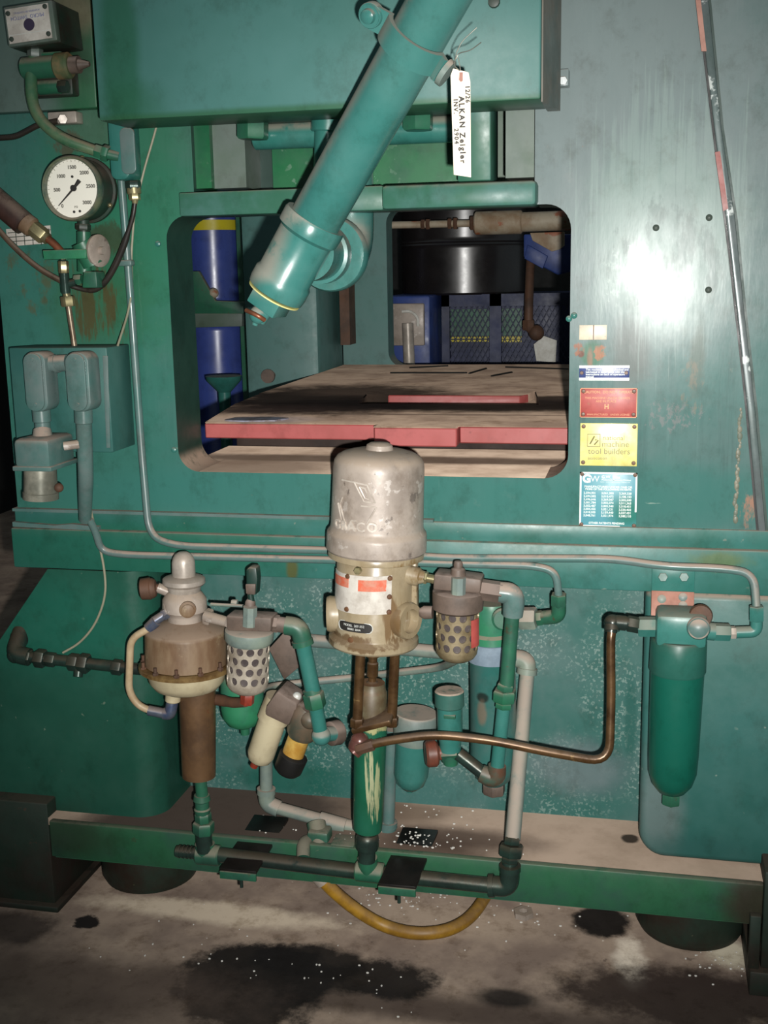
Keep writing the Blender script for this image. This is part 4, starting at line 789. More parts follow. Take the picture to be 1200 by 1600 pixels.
# ------------------------------------------------------------------ placards on the right of the face
def placard(name, label, px, m, edge=None):
    (xa_, ya_), (xb_, yb_) = px
    t = thing(name, label, 'placard', P((xa_ + xb_) / 2, yb_, 0))
    X0, X1, Z0, Z1 = P(xa_, yb_).x, P(xb_, yb_).x, P(xa_, yb_).z, P(xa_, ya_).z
    part('plate', B().bb(X0, X1, -.0022, -.0002, Z0, Z1, .0005), m, t)
    return t, X0, X1, Z0, Z1
def lay(X0, X1, Z0, Z1, fx, fy, y=-.0024): return flat((X0 + (X1 - X0) * fx, y, Z0 + (Z1 - Z0) * fy))
def corner_screws(t, X0, X1, Z0, Z1, mx=.006, n=4):
    for x, z in ((X0 + mx, Z1 - mx), (X1 - mx, Z1 - mx), (X0 + mx, Z0 + mx), (X1 - mx, Z0 + mx))[:n]:
        part('drive_screw', B().lathe((x, -.0022, z), (0, -1, 0), [(0, .0040), (.0016, .0034), (.0022, 0)], 12), M['screw'], t)
t, *q = placard('worn_label', 'small white label, worn and illegible, topmost of the plates right of the window', ((905, 508), (948, 531)), mat('scraped_white_label', (230, 216, 190), (206, 196, 176), 40, .4, chips=[((150, 118, 90), 46, .60, .8)]))
part('dark_divider', B().bb(q[0] + (q[1] - q[0]) * .50, q[0] + (q[1] - q[0]) * .54, -.0025, -.0022, q[2], q[3]), M['screw'], t)
t, *q = placard('blue_placard', 'narrow dark blue plate with white edges and small white lines of text', ((905, 571), (983, 594)), M['plateblue'])
h = q[3] - q[2]; part('edge_bar', B().bb(q[0], q[1], -.0026, -.0020, q[3] - h * .17, q[3]), M['platealu'], t); part('edge_bar', B().bb(q[0], q[1], -.0026, -.0020, q[2], q[2] + h * .17), M['platealu'], t)
b = B()
for i, s in enumerate(('This machine should be checked and', 'lubricated in accordance with the', 'instructions on back of operators', 'manual')): b.text(s, .0052, lay(*q, .13, .72 - .16 * i), 'LEFT', bold=.00012)
part('lettering', b, M['letter'], t)
for fx in (.05, .94): part('drive_screw', B().lathe((q[0] + (q[1] - q[0]) * fx, -.0022, (q[2] + q[3]) / 2), (0, -1, 0), [(0, .0036), (.002, .003), (.002, 0)], 12), M['screw'], t)
t, *q = placard('red_placard', 'faded red plate with worn gold lettering below the narrow blue plate', ((906, 606), (995, 652)), M['red'])
b = B().text('CAUTION:  DO NOT OPERATE', .0066, lay(*q, .5, .86), bold=.0001).text('THIS MACHINE UNLESS GUARDS', .0056, lay(*q, .48, .66)).text('ARE IN PLACE', .0060, lay(*q, .46, .55)).text('H', .012, lay(*q, .47, .37), bold=.0004).text('MANUFACTURED   UNDER LICENSE', .0048, lay(*q, .5, .10))
part('lettering', b, M['goldletter'], t)
b = B(); w = .0012; X0, X1, Z0, Z1 = q; b.bb(X0, X1, -.0026, -.002, Z0, Z0 + w).bb(X0, X1, -.0026, -.002, Z1 - w, Z1).bb(X0, X0 + w, -.0026, -.002, Z0, Z1).bb(X1 - w, X1, -.0026, -.002, Z0, Z1); part('border', b, M['goldletter'], t); corner_screws(t, *q)
t, *q = placard('yellow_placard', 'bright yellow plate with faint grey lettering and a square emblem', ((906, 661), (995, 727)), M['gold'])
b = B().text('national', .0125, lay(*q, .40, .66), 'LEFT').text('machine', .0150, lay(*q, .38, .51), 'LEFT').text('tool builders', .0150, lay(*q, .14, .34), 'LEFT').text('association', .008, lay(*q, .14, .18), 'LEFT'); part('lettering', b, M['greyletter'], t)
b = B(); X0, X1, Z0, Z1 = q; ex, ez = X0 + (X1 - X0) * .24, Z0 + (Z1 - Z0) * .60; e = .0115
for sx in (-1, 1): b.bb(ex + sx * e - .0006, ex + sx * e + .0006, -.0026, -.0022, ez - e, ez + e).bb(ex - e, ex + e, -.0026, -.0022, ez + sx * e - .0006, ez + sx * e + .0006)
b.tube([(ex - e * .6, -.0024, ez - e * .6), (ex + e * .1, -.0024, ez + e * .7)], .0014, 0, 6).tube([(ex + e * .1, -.0024, ez - e * .7), (ex + e * .7, -.0024, ez), (ex + e * .2, -.0024, ez + e * .1)], .0014, 0, 6); part('emblem', b, M['greyletter'], t); corner_screws(t, *q)
t, *q = placard('teal_patent_plate', 'blue-green metal plate listing patent numbers in white, lowest of the plates', ((905, 737), (994, 822)), M['plateteal'])
b = B().text('G', .021, lay(*q, .12, .875), bold=.0011); b.text('W', .016, lay(*q, .265, .875)); b.text('G.W. Bliss', .0080, lay(*q, .38, .915), 'LEFT', bold=.0003).text('Production Machinery Division', .0043, lay(*q, .38, .865), 'LEFT', bold=.00012).text('GULF + WESTERN MANUFACTURING CO.', .0029, lay(*q, .36, .825), 'LEFT')
b.text('MANUFACTURED UNDER ONE OR', .0056, lay(*q, .5, .735), bold=.00018).text('MORE OF THE FOLLOWING PATENTS', .0050, lay(*q, .5, .69), bold=.0002)
for i, c_ in enumerate((('2,594,901', '2,694,582', '2,696,646', '3,001,784', '3,002,487', '3,004,455', '3,010,505', '3,048,761'), ('3,061,300', '3,010,475', '3,269,047', '3,002,074', '3,005,540', '3,021,131', '3,159,440', '3,021,974'), ('3,369,328', '3,108,150', '3,502,500', '3,511,363', '3,518,451', '3,530,402', '3,557,431', '3,580,110'))):
    for k, s in enumerate(c_): b.text(s, .0058, lay(*q, (.07, .38, .69)[i], .62 - .059 * k), 'LEFT', bold=.00016)
b.text('OTHER PATENTS PENDING', .0054, lay(*q, .48, .07), bold=.0002); part('lettering', b, M['letter'], t)
b = B(); w = .0032; X0, X1, Z0, Z1 = q; b.bb(X0, X1, -.0026, -.002, Z1 - w, Z1).bb(X0, X0 + w, -.0026, -.002, Z0, Z1).bb(X1 - w, X1, -.0026, -.002, Z0 + .03, Z1).bb(X0, X1 - .03, -.0026, -.002, Z0, Z0 + w); part('border', b, M['platealu'], t); corner_screws(t, *q, .004)

# ------------------------------------------------------------------ perforated guards
def perf(b, c, ax, r, h, rows, cols, fr=.36, dome=0, ph=0.0):
    """cylinder wall with real round holes in staggered rows"""
    ax = Vector(ax).normalized(); u = Vector((0, -1, 0)); u = (u - ax * u.dot(ax)).normalized(); w = ax.cross(u); n = 12
    da = 2 * PI / cols; dh = h / rows
    def pt(a, t, rad): return Vector(c) + ax * t + (u * math.cos(a) + w * math.sin(a)) * rad
    sq = []
    for k in range(n):
        th = 2 * PI * k / n + PI / 4; x, y = math.cos(th), math.sin(th); m_ = max(abs(x), abs(y)); sq.append((x / m_ * .5, y / m_ * .5, x, y))
    hr = fr * min(da * r, dh)
    for i in range(rows):
        for j in range(cols):
            a0 = (j + .5 * (i % 2)) * da + ph; t0 = (i + .5) * dh; vs_ = []
            for x, y, cx, cy in sq: vs_ += [pt(a0 + x * da, t0 + y * dh, r), pt(a0 + cx * hr / r, t0 + cy * hr, r), pt(a0 + cx * hr / r, t0 + cy * hr, r * .93)]
            fs = []
            for k in range(n):
                k2 = (k + 1) % n
                fs += [(k * 3, k2 * 3, k2 * 3 + 1, k * 3 + 1), (k * 3 + 1, k2 * 3 + 1, k2 * 3 + 2, k * 3 + 2)]
            b.add(vs_, fs)
    return b
def axis(ax, Y):
    a, c = P(*ax[0], Y), P(*ax[1], Y); return a, (c - a).normalized(), (c - a).length

# ------------------------------------------------------------------ the air driven grease pump in the middle
pump = thing('grease_pump', 'tall air driven pump with a scuffed aluminium dome, in the centre of the photo', 'pump', P(574, 1345, -.13))
AX = ((593, 695), (573, 1345)); Yp = -.13
def ax_(y): return 593 - 20 * (y - 695) / 650
PR = B(); vl(PR, AX, Yp, [(691, 0), (691.5, 14), (695, 20), (702, 22), (703, 40), (707, 56), (712, 65), (719, 70), (730, 71.5), (818, 72.5), (824, 73.5), (829, 77.5), (834, 78.5), (856, 78.5), (859, 76), (859, 0)], 64)
dome = part('dome', PR, M['alu'], pump, 'scuffed grey aluminium dome')
# raised maker's lettering and emblem, wrapped on the dome
pc, pd, pL = axis(AX, Yp)
def wrap(py, rpx, az, Yq=Yp):
    c_ = P(ax_(py), py, Yq); rad = S(ax_(py), py, Yq) * rpx
    def f(p):
        a = az + p.x / rad; q_ = rad + p.z
        return c_ + Vector((math.sin(a) * q_, -math.cos(a) * q_, p.y)) + Vector((pd.x / -pd.z * -p.y * 0, 0, 0))
    return f
b = B().text('GRACO', .024, wrap(809, 73.2, math.radians(-18)), ext=.0012, spacing=1.2, bold=.0007); part('raised_lettering', b, M['raised'], dome, 'raised maker lettering', 60)
b = B(); f = wrap(775, 72.6, math.radians(-20))
def ln(pts, r_=.0016, closed=False):
    pp = pts + ([pts[0]] if closed else []); dn = []
    for a, c_ in zip(pp, pp[1:]):
        for k in range(8): dn.append((a[0] + (c_[0] - a[0]) * k / 8, a[1] + (c_[1] - a[1]) * k / 8))
    dn.append(pp[-1]); b.tube([f(Vector((x, y, .0004))) for x, y in dn], r_, 0, 6)
ln([(.006, .040), (.030, .036), (.044, .004), (.024, .006)], closed=True); ln([(.016, .032), (.026, .030), (.034, .010), (.026, .012)], closed=True)
ln([(.018, -.002), (.046, -.004), (.028, -.034)]); ln([(-.022, .042), (.006, .040)]); ln([(-.036, -.002), (-.022, -.044)]); ln([(-.022, .010), (-.030, -.004), (-.012, -.046), (.010, -.044)]); ln([(-.012, -.046), (-.002, -.030), (.008, -.030)])
part('raised_emblem', b, M['raised'], dome, 'raised angular emblem')
part('base_plate', vl(B(), AX, Yp, [(859, 60), (859, 74), (861, 75), (868, 75), (869, 73), (869, 0)], 56), M['motor'], pump)
part('air_motor_body', vl(B(), AX, Yp, [(869, 0), (869, 59), (872, 61), (985, 61.5), (987, 62), (993, 70), (1001, 70.5), (1004, 68), (1004, 0)], 56), M['motor'], pump, 'cream air motor body stained with oil')
def onbody(py, az, rr=61.8):
    c_ = P(ax_(py), py, Yp); rad = S(ax_(py), py, Yp) * rr; return c_ + Vector((math.sin(az) * rad, -math.cos(az) * rad, 0)), Vector((math.sin(az), -math.cos(az), 0))
def bodyplate(py0, py1, a0, a1, rpx, th, n=20, pad=None):
    b_ = B(); vs_ = []; fs = []
    for i in range(n + 1):
        a = math.radians(a0 + (a1 - a0) * i / n)
        for py in (py0, py1):
            c_ = P(ax_(py), py, Yp); rad = S(ax_(py), py, Yp) * rpx
            for e_ in (0, th): vs_.append(c_ + Vector((math.sin(a) * (rad + e_), -math.cos(a) * (rad + e_), 0)))
    for i in range(n):
        o_ = i * 4
        fs += [(o_ + 1, o_ + 5, o_ + 7, o_ + 3), (o_, o_ + 2, o_ + 6, o_ + 4), (o_, o_ + 4, o_ + 5, o_ + 1), (o_ + 2, o_ + 3, o_ + 7, o_ + 6)]
    fs += [(0, 1, 3, 2), (n * 4, n * 4 + 2, n * 4 + 3, n * 4 + 1)]
    return b_.add(vs_, fs)
lb = part('label_plate', bodyplate(885, 943, -72, 36, 61.6, .0012), M['label'], pump, 'white label plate with an orange-red band')
part('orange_band', bodyplate(891, 905, -70, -28, 62.6, .0006), M['orange'], lb)
part('orange_band', bodyplate(891, 908, -12, 28, 62.6, .0006), M['orange'], lb)
for py, az in ((889, 33), (917, 33), (940, 33), (938, -30), (888, -30)):
    p_, n_ = onbody(py, math.radians(az), 62.6); part('label_screw', B().lathe(p_, n_, [(0, .005), (.003, .004), (.004, 0)], 12), M['screw'], lb)
b = B(); rad = S(588, 965, Yp) * 61.8; fb = wrap(964, 61.8, math.radians(-18))
pill = [(x, y) for x, y in rr(-.036, .036, -.0085, .0085, .008, 5)]
for e_, m_, sc_ in ((.0006, 'ink', 1.0),):
    bm = bmesh.new()
    n = 18; vs_ = []; fs = []
    for i in range(n + 1):
        x = -.036 + .072 * i / n; hy = .0088 * math.sqrt(max(.05, 1 - (max(0, abs(x) - .028) / .0085) ** 2))
        vs_ += [fb(Vector((x, -hy, .0008))), fb(Vector((x, hy, .0008))), fb(Vector((x, -hy, -.001))), fb(Vector((x, hy, -.001)))]
    for i in range(n):
        o_ = i * 4; fs += [(o_, o_ + 4, o_ + 5, o_ + 1), (o_ + 1, o_ + 5, o_ + 7, o_ + 3), (o_, o_ + 2, o_ + 6, o_ + 4)]
    bm.free(); b.add(vs_, fs)
onp = part('oval_nameplate', b, M['ink'], pump, 'small black oval nameplate')
b = B().text('MODEL  207-352', .0062, wrap(961.5, 62.6, math.radians(-18))); b.text('SERIES  E84A', .0052, wrap(967, 62.6, math.radians(-17)))
rim = [fb(Vector((x * 1.02, y, .001))) for x, y in rr(-.0365, .0365, -.009, .009, .0085, 6)]; b.tube(rim + [rim[0]], .0008, 0, 6); part('nameplate_print', b, M['platealu'], onp)
for az, nm in ((62, 'exhaust_port'), (-78, 'exhaust_port')):
    p_, n_ = onbody(958, math.radians(az), 40); s1 = S(640, 965, Yp)
    part(nm, B().lathe(p_, n_, [(0, 27 * s1), (22 * s1, 28 * s1), (29 * s1, 29 * s1), (34 * s1, 27 * s1), (34 * s1, 19 * s1), (16 * s1, 18 * s1), (16 * s1, 0)], 32), M['motor'], pump, 'round threaded exhaust port')
p_, n_ = onbody(875, math.radians(-10), 66); part('flange_bolt', B().hexn(p_ + n_ * .0, p_ + n_ * .01, .007), M['brass'], pump)
p_, n_ = onbody(984, math.radians(-22), 61); part('flange_bolt', B().lathe(p_, n_, [(0, .006), (.003, .005), (.004, 0)], 12), M['screw'], pump)
p_, n_ = onbody(915, math.radians(58), 58); zz = P(640, 870, Yp).z - P(640, 955, Yp).z
part('side_rib', B().box(P(646, 915, Yp), (.017, .022, zz), None, .004), M['motor'], pump)
b = B(); cp(b, (634, 897, -.15), (656, 902, -.15), 15, seg=24, ch=2); cp(b, (655, 901, -.15), (664, 902, -.15), 12, 9); part('air_inlet_boss', b, M['motor'], pump)
b = B(); hx(b, (662, 902, -.15), (668, 903, -.15), 10); cp(b, (667, 903, -.15), (682, 906, -.15), 7); part('inlet_nipple', b, M['brass'], pump)
for x0, y0, x1_, y1_, Yr_ in ((564, 1004, 558, 1132, -.175), (618, 1000, 612, 1130, -.15)):
    b = B(); cp(b, (x0, y0, Yr_), (x1_, y1_, Yr_), 8, seg=20); tr_ = part('tie_rod', b, M['brownsteel'], pump); b = B(); hx(b, (x1_ + .2, y1_ - 10, Yr_), (x1_, y1_ + 4, Yr_), 11); part('rod_nut', b, M['brownsteel'], tr_)
b = B(); vl(b, AX, Yp, [(1000, 8), (1018, 8), (1020, 10), (1026, 10), (1028, 7), (1034, 7), (1036, 9), (1056, 9), (1058, 6), (1064, 6), (1066, 9.5), (1084, 9.5), (1085, 0)], 20); part('piston_rod', b, M['brownsteel'], pump)
b = B(); vl(b, AX, Yp, [(1066, 0), (1066, 20), (1078, 22), (1081, 24), (1122, 24), (1123, 0)], 30); part('packing_nut', b, mat('oily_packing_nut', (104, 100, 78), (84, 72, 52), 22, .4, dust=.5, dustc=(132, 80, 50), bump=.1), pump)
b = B(); c_ = P(585, 1122, -.15); b.box(c_, (.080, .075, .012), Matrix.Rotation(math.radians(-18), 3, 'Y') @ Matrix.Rotation(math.radians(8), 3, 'X'), .004); part('tie_plate', b, M['brownsteel'], pump)
b = B(); vl(b, AX, Yp, [(1125, 0), (1125, 25), (1129, 26), (1170, 25), (1280, 23.5), (1296, 22), (1302, 15), (1304, 0)], 36); part('pump_tube', b, M['scratch'], pump, 'green pump tube with scratched paint')
b = B(); vl(b, AX, Yp, [(1302, 14), (1305, 17), (1311, 18.5), (1321, 18.5), (1326, 17), (1328, 14), (1330, 13.5), (1345, 13.5)], 28); part('foot_coupling', b, M['dkpipe'], pump)
b = B(); b.ball(P(558, 1166, -.175), .017).ball(P(562, 1158, -.17), .018); cp(b, (552, 1176, -.18), (568, 1160, -.17), 12, seg=20); part('outlet_elbow', b, mat('greasy_red_elbow', (112, 70, 62), (84, 58, 52), 16, .2, metal=.2, bump=.1), pump)

hs = thing('discharge_tube', 'bent oily steel tube running from the pump outlet right and up to the right filter', 'tube', P(800, 1180, -.16))
b = B(); tp(b, [(557, 1170, -.185), (600, 1158, -.185), (680, 1147, -.18), (770, 1157, -.17), (850, 1174, -.16), (952, 1192, -.14), (955, 1090, -.12), (954, 1000, -.11), (956, 986, -.105)], [7, 7, 7, 7, 7, 7, 7, 7, 7], 34, 16); part('bent_tube', b, M['brownsteel'], hs)
b = B(); hx(b, (557, 1171, -.185), (584, 1163, -.185), 9.5); part('tube_nut', b, M['rust'], hs)

# ------------------------------------------------------------------ left float drain
dn = thing('float_drain_drum', 'dusty brown and cream drum with a silver dome on top, left of the pump', 'drum', P(300, 1225, -.12))
AD = ((286, 862), (293, 1090)); Yd = -.12
part('silver_dome', vl(B(), AD, Yd, [(862, 0), (862.5, 7), (866, 12.5), (871, 16), (878, 18), (903, 18.5), (904, 0)], 36), M['alu2'], dn, 'silver domed cap')
part('dome_flange', vl(B(), AD, Yd, [(899, 18), (902, 30), (904, 33), (910, 33.5), (913, 31), (915, 26), (921, 25.5), (925, 24), (925, 0)], 40), M['alu2'], dn)
part('valve_neck', vl(B(), AD, Yd, [(923, 24), (927, 28), (935, 34), (952, 35), (957, 29), (961, 27), (972, 27), (972, 0)], 36), M['alu'], dn)
part('drum_top', vl(B(), AD, Yd, [(968, 0), (968, 26), (974, 44), (981, 60), (984, 62.5), (988, 63), (1034, 64), (1036, 0)], 48), M['drum'], dn, 'rusty brown upper drum')
part('flange', vl(B(), AD, Yd, [(1035, 64), (1035.5, 72), (1037, 74), (1042, 74), (1043.5, 70), (1045, 0)], 56), M['rim'], dn, 'amber stained flange')
part('lower_bowl', vl(B(), AD, Yd, [(1044, 62), (1050, 61), (1062, 58), (1071, 51), (1076, 40), (1077, 0)], 48), M['cream'], dn, 'cream lower bowl')
c_ = P(292, 1036, Yd); rad = S(292, 1036, Yd) * 69
for k in range(12):
    a = 2 * PI * (k + .3) / 12; q_ = c_ + Vector((math.sin(a) * rad, -math.cos(a) * rad, 0)); part('stud', B().cyl(q_ - Vector((0, 0, .008)), q_ + Vector((0, 0, .016)), .0035, seg=10).hexn(q_, q_ + Vector((0, 0, .006)), .006), M['rust'], dn)
AT = ((308, 1075), (311, 1220))
part('drop_tube', vl(B(), AT, -.12, [(1070, 0), (1070, 29), (1200, 26.5), (1212, 26), (1214, 0)], 36), M['rusttube'], dn, 'brown rusty lower tube')
part('side_knob', B().lathe(P(250, 918, -.13), P(218, 921, -.14) - P(250, 918, -.13), [(0, .008), (.006, .008), (.008, .016), (.014, .020), (.017, .020), (.019, .022), (.036, .021), (.038, .018), (.038, 0)], 28), M['rust'], dn, 'rusty side knob')
b = B(); cp(b, (246, 918, -.13), (272, 928, -.12), 8); part('knob_neck', b, M['alu'], dn)
b = B(); d_ = (CAM - P(293, 950, -.16)); d_.z = 0; d_.normalize(); b.lathe(P(293, 951, -.15), d_, [(0, .017), (.010, .016), (.012, .012), (.016, .012), (.017, .010), (.017, 0)], 24); part('front_plug', b, M['drum'], dn)
b = B(); hx(b, (262, 952, -.14), (270, 949, -.14), 14); hx(b, (320, 962, -.13), (330, 965, -.13), 13); part('side_bosses', b, M['alu'], dn)
hz = thing('cream_hose', 'cream plastic hose looping down the left side of the brown drum between blue fittings', 'hose', P(215, 1050, -.14))
b = B(); tp(b, [(236, 980, -.16), (204, 998, -.17), (201, 1080, -.17), (216, 1103, -.165), (240, 1112, -.16)], 5.8, 16, 14); part('hose', b, M['hose'], hz)
b = B(); cp(b, (232, 982, -.16), (244, 970, -.158), 9, seg=18); cp(b, (242, 970, -.158), (256, 961, -.15), 7.5); hx(b, (254, 962, -.15), (266, 954, -.145), 9); part('upper_fitting', b, M['blueal'], hz, 'blue push-in fitting')
b = B(); cp(b, (232, 1110, -.16), (262, 1116, -.155), 8, seg=18); tp(b, [(256, 1115, -.155), (266, 1116, -.155), (270, 1092, -.15)], 9.5, 6, 16); part('lower_fitting', b, M['blueal'], hz, 'blue elbow fitting')
b = B(); cp(b, (270, 1096, -.15), (271, 1078, -.15), 12, seg=22, ch=1.5); part('cream_nut', b, M['cream'], hz)
rs = thing('drain_riser', 'green stack of pipe nipples and a union under the brown tube', 'pipe', P(318, 1325, -.12))
b = B(); cp(b, (313, 1212, -.12), (316, 1246, -.12), 9.5); part('nipple', b, M['green'], rs); b = B(); vl(b, ((315, 1240), (319, 1330)), -.12, [(1242, 12), (1250, 13.5), (1252, 11), (1262, 11), (1264, 13), (1270, 12), (1272, 11)], 24); part('coupling', b, M['green'], rs)
b = B(); hx(b, (317, 1270, -.12), (318, 1284, -.12), 13); part('union_nut', b, M['green'], rs); b = B(); hx(b, (318, 1284, -.12), (318, 1302, -.12), 17); part('union_nut', b, M['green'], rs); b = B(); cp(b, (318, 1300, -.12), (320, 1330, -.12), 13, ch=1); part('lower_nipple', b, M['dkpipe'], rs)

# ------------------------------------------------------------------ left perforated filter assembly
pf = thing('perforated_filter', 'left filter in a pale perforated guard with a knob, beside the brown drum', 'filter', P(388, 1100, -.16), 'filters in perforated guards')
def perf_filter(t, ax, Y, y0, y1, r, mm, rows, cols, ph=0.0):
    a = P(ax[0][0] + (ax[1][0] - ax[0][0]) * (y0 - ax[0][1]) / (ax[1][1] - ax[0][1]), y0, Y); c2 = P(ax[0][0] + (ax[1][0] - ax[0][0]) * (y1 - ax[0][1]) / (ax[1][1] - ax[0][1]), y1, Y)
    dv = c2 - a; rad = S(ax[0][0], y0, Y) * r
    part('guard', perf(B(), a, dv, rad, dv.length, rows, cols, .385, ph=ph), mm, t, 'guard with round holes in staggered rows', 60)
    u_ = dv.normalized(); L = dv.length; k = rad
    part('guard_end', B().lathe(c2 - u_ * .001, u_, [(0, k), (k * .22, k * .97), (k * .42, k * .84), (k * .56, k * .62), (k * .62, k * .4), (k * .62, 0)], 40), mm, t)
    part('bowl', B().lathe(a, u_, [(0, 0), (0, k * .90), (L, k * .90), (L, 0)], 36), M['bowl'], t)
    return c2, u_, rad
AF = ((391, 945), (386, 1090)); Yf = -.16
perf_filter(pf, AF, Yf, 1002, 1064, 33, M['perf'], 4, 12, .12)
b = B(); vl(b, AF, Yf, [(983, 0), (983, 34), (985, 38), (988, 38.5), (999, 38), (1004, 34), (1004, 0)], 56); part('collar', b, M['palepipe'], pf, 'pale grey collar')
b = B().plate([(353, 962), (424, 966), (423, 988), (354, 986)], -.185, -.140, .004); part('head', b, M['cap'], pf)
b = B(); vl(b, AF, -.18, [(948, 0), (948, 11.5), (978, 11.5), (978, 0)], 8); part('lug', b, M['palepipe'], pf)
b = B(); vl(b, AF, -.17, [(936, 5), (940, 8), (948, 9), (952, 6)], 20); part('adjusting_stem', b, M['cap'], pf)
kn = B().plate([(384, 891), (389, 886), (400, 887), (402, 905), (400, 930), (385, 928)], -.18, -.155, .003); th_ = part('tee_handle', kn, M['darkg'], pf, 'dark tee handle'); b = B().plate([(383, 913), (399, 913), (398, 930), (384, 928)], -.186, -.18, .002); part('handle_pad', b, M['cap'], th_); b = B(); cp(b, (391, 928, -.17), (393, 940, -.17), 5); part('handle_stem', b, M['darkg'], pf)
b = B(); hx(b, (387, 1084, -.165), (386, 1100, -.165), 11); part('drain_plug', b, M['reddrip'], pf, 'red drain plug')
b = B(); cp(b, (322, 963, -.14), (356, 972, -.16), 9, 8); part('inlet_nipple', b, M['alu'], pf)
b = B(); cp(b, (330, 944, -.10), (380, 947, -.12), 2.6, seg=10); hx(b, (362, 941, -.11), (371, 942, -.11), 5); one('thin_rod', b, M['palepipe'], 'thin pale rod behind the left perforated filter', 'rod')
b = B(); tp(b, [(326, 1092, -.10), (345, 1094, -.11), (362, 1098, -.13), (384, 1098, -.155)], [9, 9, 8, 7], 10, 16); one('drain_elbow', b, M['rust'], 'brown pipe stub from the drum to the drain of the left perforated filter', 'pipe')
gb = thing('green_bowl', 'round green bowl with a drain plug behind the left perforated filter', 'bowl', P(380, 1145, -.02))
b = B(); vl(b, ((377, 1050), (380, 1140)), -.03, [(1055, 0), (1055, 30), (1062, 33), (1104, 34), (1118, 32), (1130, 24), (1136, 12), (1137, 0)], 40); part('shell', b, M['lgreen'], gb); b = B(); cp(b, (382, 1130, -.03), (383, 1147, -.03), 8, 7); part('drain_plug', b, M['green'], gb)
lp = thing('filter_outlet_pipe', 'teal pipe bending from the left perforated filter down to a ball elbow', 'pipe', P(500, 1150, -.13))
b = B(); cp(b, (424, 974, -.16), (452, 978, -.158), 12.5, seg=22); hx(b, (426, 974, -.16), (436, 975, -.16), 14); part('nipple', b, M['cap'], lp)
b = B(); tp(b, [(446, 977, -.158), (468, 980, -.155), (474, 1006, -.153)], [15, 15, 15], 16, 20); cp(b, (472, 1000, -.153), (474, 1008, -.153), 17); part('elbow', b, M['green'], lp)
b = B(); cp(b, (473, 1004, -.153), (490, 1085, -.145), 12.5, seg=22); part('pipe', b, M['teal'], lp); b = B(); hx(b, (489, 1082, -.145), (494, 1105, -.143), 17); cp(b, (486, 1076, -.145), (489, 1084, -.145), 14); part('union', b, M['green'], lp)
b = B(); cp(b, (493, 1100, -.143), (500, 1140, -.14), 11.5, seg=22); part('pipe', b, M['teal'], lp); b = B(); b.ball(P(502, 1150, -.14), .019); cp(b, (502, 1148, -.14), (522, 1146, -.11), 12); part('ball_elbow', b, M['pipe'], lp)
b = B().lathe(P(514, 1147, -.11), P(534, 1143, -.085) - P(514, 1147, -.11), [(0, .018), (.004, .024), (.022, .025), (.026, .023), (.026, 0)], 28); part('end_cap', b, M['cap'], lp, 'grey end cap')
b = B().plate([(420, 1014), (442, 990), (457, 996), (470, 1040), (444, 1062)], .02, .024, .001); one('tilted_plate', b, M['cap'], 'tilted dusty grey-brown plate behind the pipe right of the left perforated filter', 'plate')
# solenoid pair
def tilt_cyl(b, p, q, Yq, rows, seg=30):
    a, c_ = P(*p, Yq), P(*q, Yq); L = (c_ - a).length; s1 = S(*p, Yq); return b.lathe(a, c_ - a, [(t * L, r * s1) for t, r in rows], seg)
so = thing('beige_canister', 'tilted beige canister with a boxy grey head below the left pipe', 'canister', P(405, 1195, -.08))
b = B(); tilt_cyl(b, (438, 1090), (403, 1192), -.08, [(0, 0), (0, 23), (.30, 25), (.33, 25), (.34, 22), (.86, 22), (.95, 18), (1, 10), (1, 0)]); part('canister_body', b, M['cream'], so)
b = B().plate([(433, 1079), (465, 1100), (462, 1118), (450, 1136), (412, 1118), (415, 1104)], -.115, -.045, .007); part('head', b, M['cap'], so); b = B(); b.ball(P(464, 1088, -.09), .009); part('head_screw', b, M['platealu'], so)
b = B(); cp(b, (402, 1186, -.08), (396, 1198, -.08), 8, 6); part('drain_button', b, M['reddrip'], so)
yc = thing('yellow_canister', 'tilted yellow canister with a black end cap and grimy head beside the beige one', 'canister', P(450, 1210, -.1))
b = B(); tilt_cyl(b, (476, 1128), (450, 1200), -.10, [(0, 0), (0, 17), (.8, 17.5), (.82, 0)]); part('canister_body', b, M['yellowcyl'], yc); b = B(); tilt_cyl(b, (460, 1178), (448, 1207), -.10, [(0, 18), (.1, 23), (.8, 22), (1, 17), (1, 0)]); part('end_cap', b, M['black'], yc, 'black end cap')
b = B(); tilt_cyl(b, (485, 1100), (470, 1152), -.10, [(0, 0), (0, 14), (.25, 23), (.85, 25), (1, 20), (1, 0)], 20); b.ball(P(484, 1125, -.12), .018); part('head', b, mat('grimy_valve_head', (98, 82, 66), (58, 86, 70), 16, .4, dust=.3, bump=.15, chips=[((140, 100, 66), 20, .66, .7)]), yc)
b = B(); cp(b, (452, 1110, -.08), (492, 1104, -.12), 10); part('cross_nipple', b, M['cap'], yc)

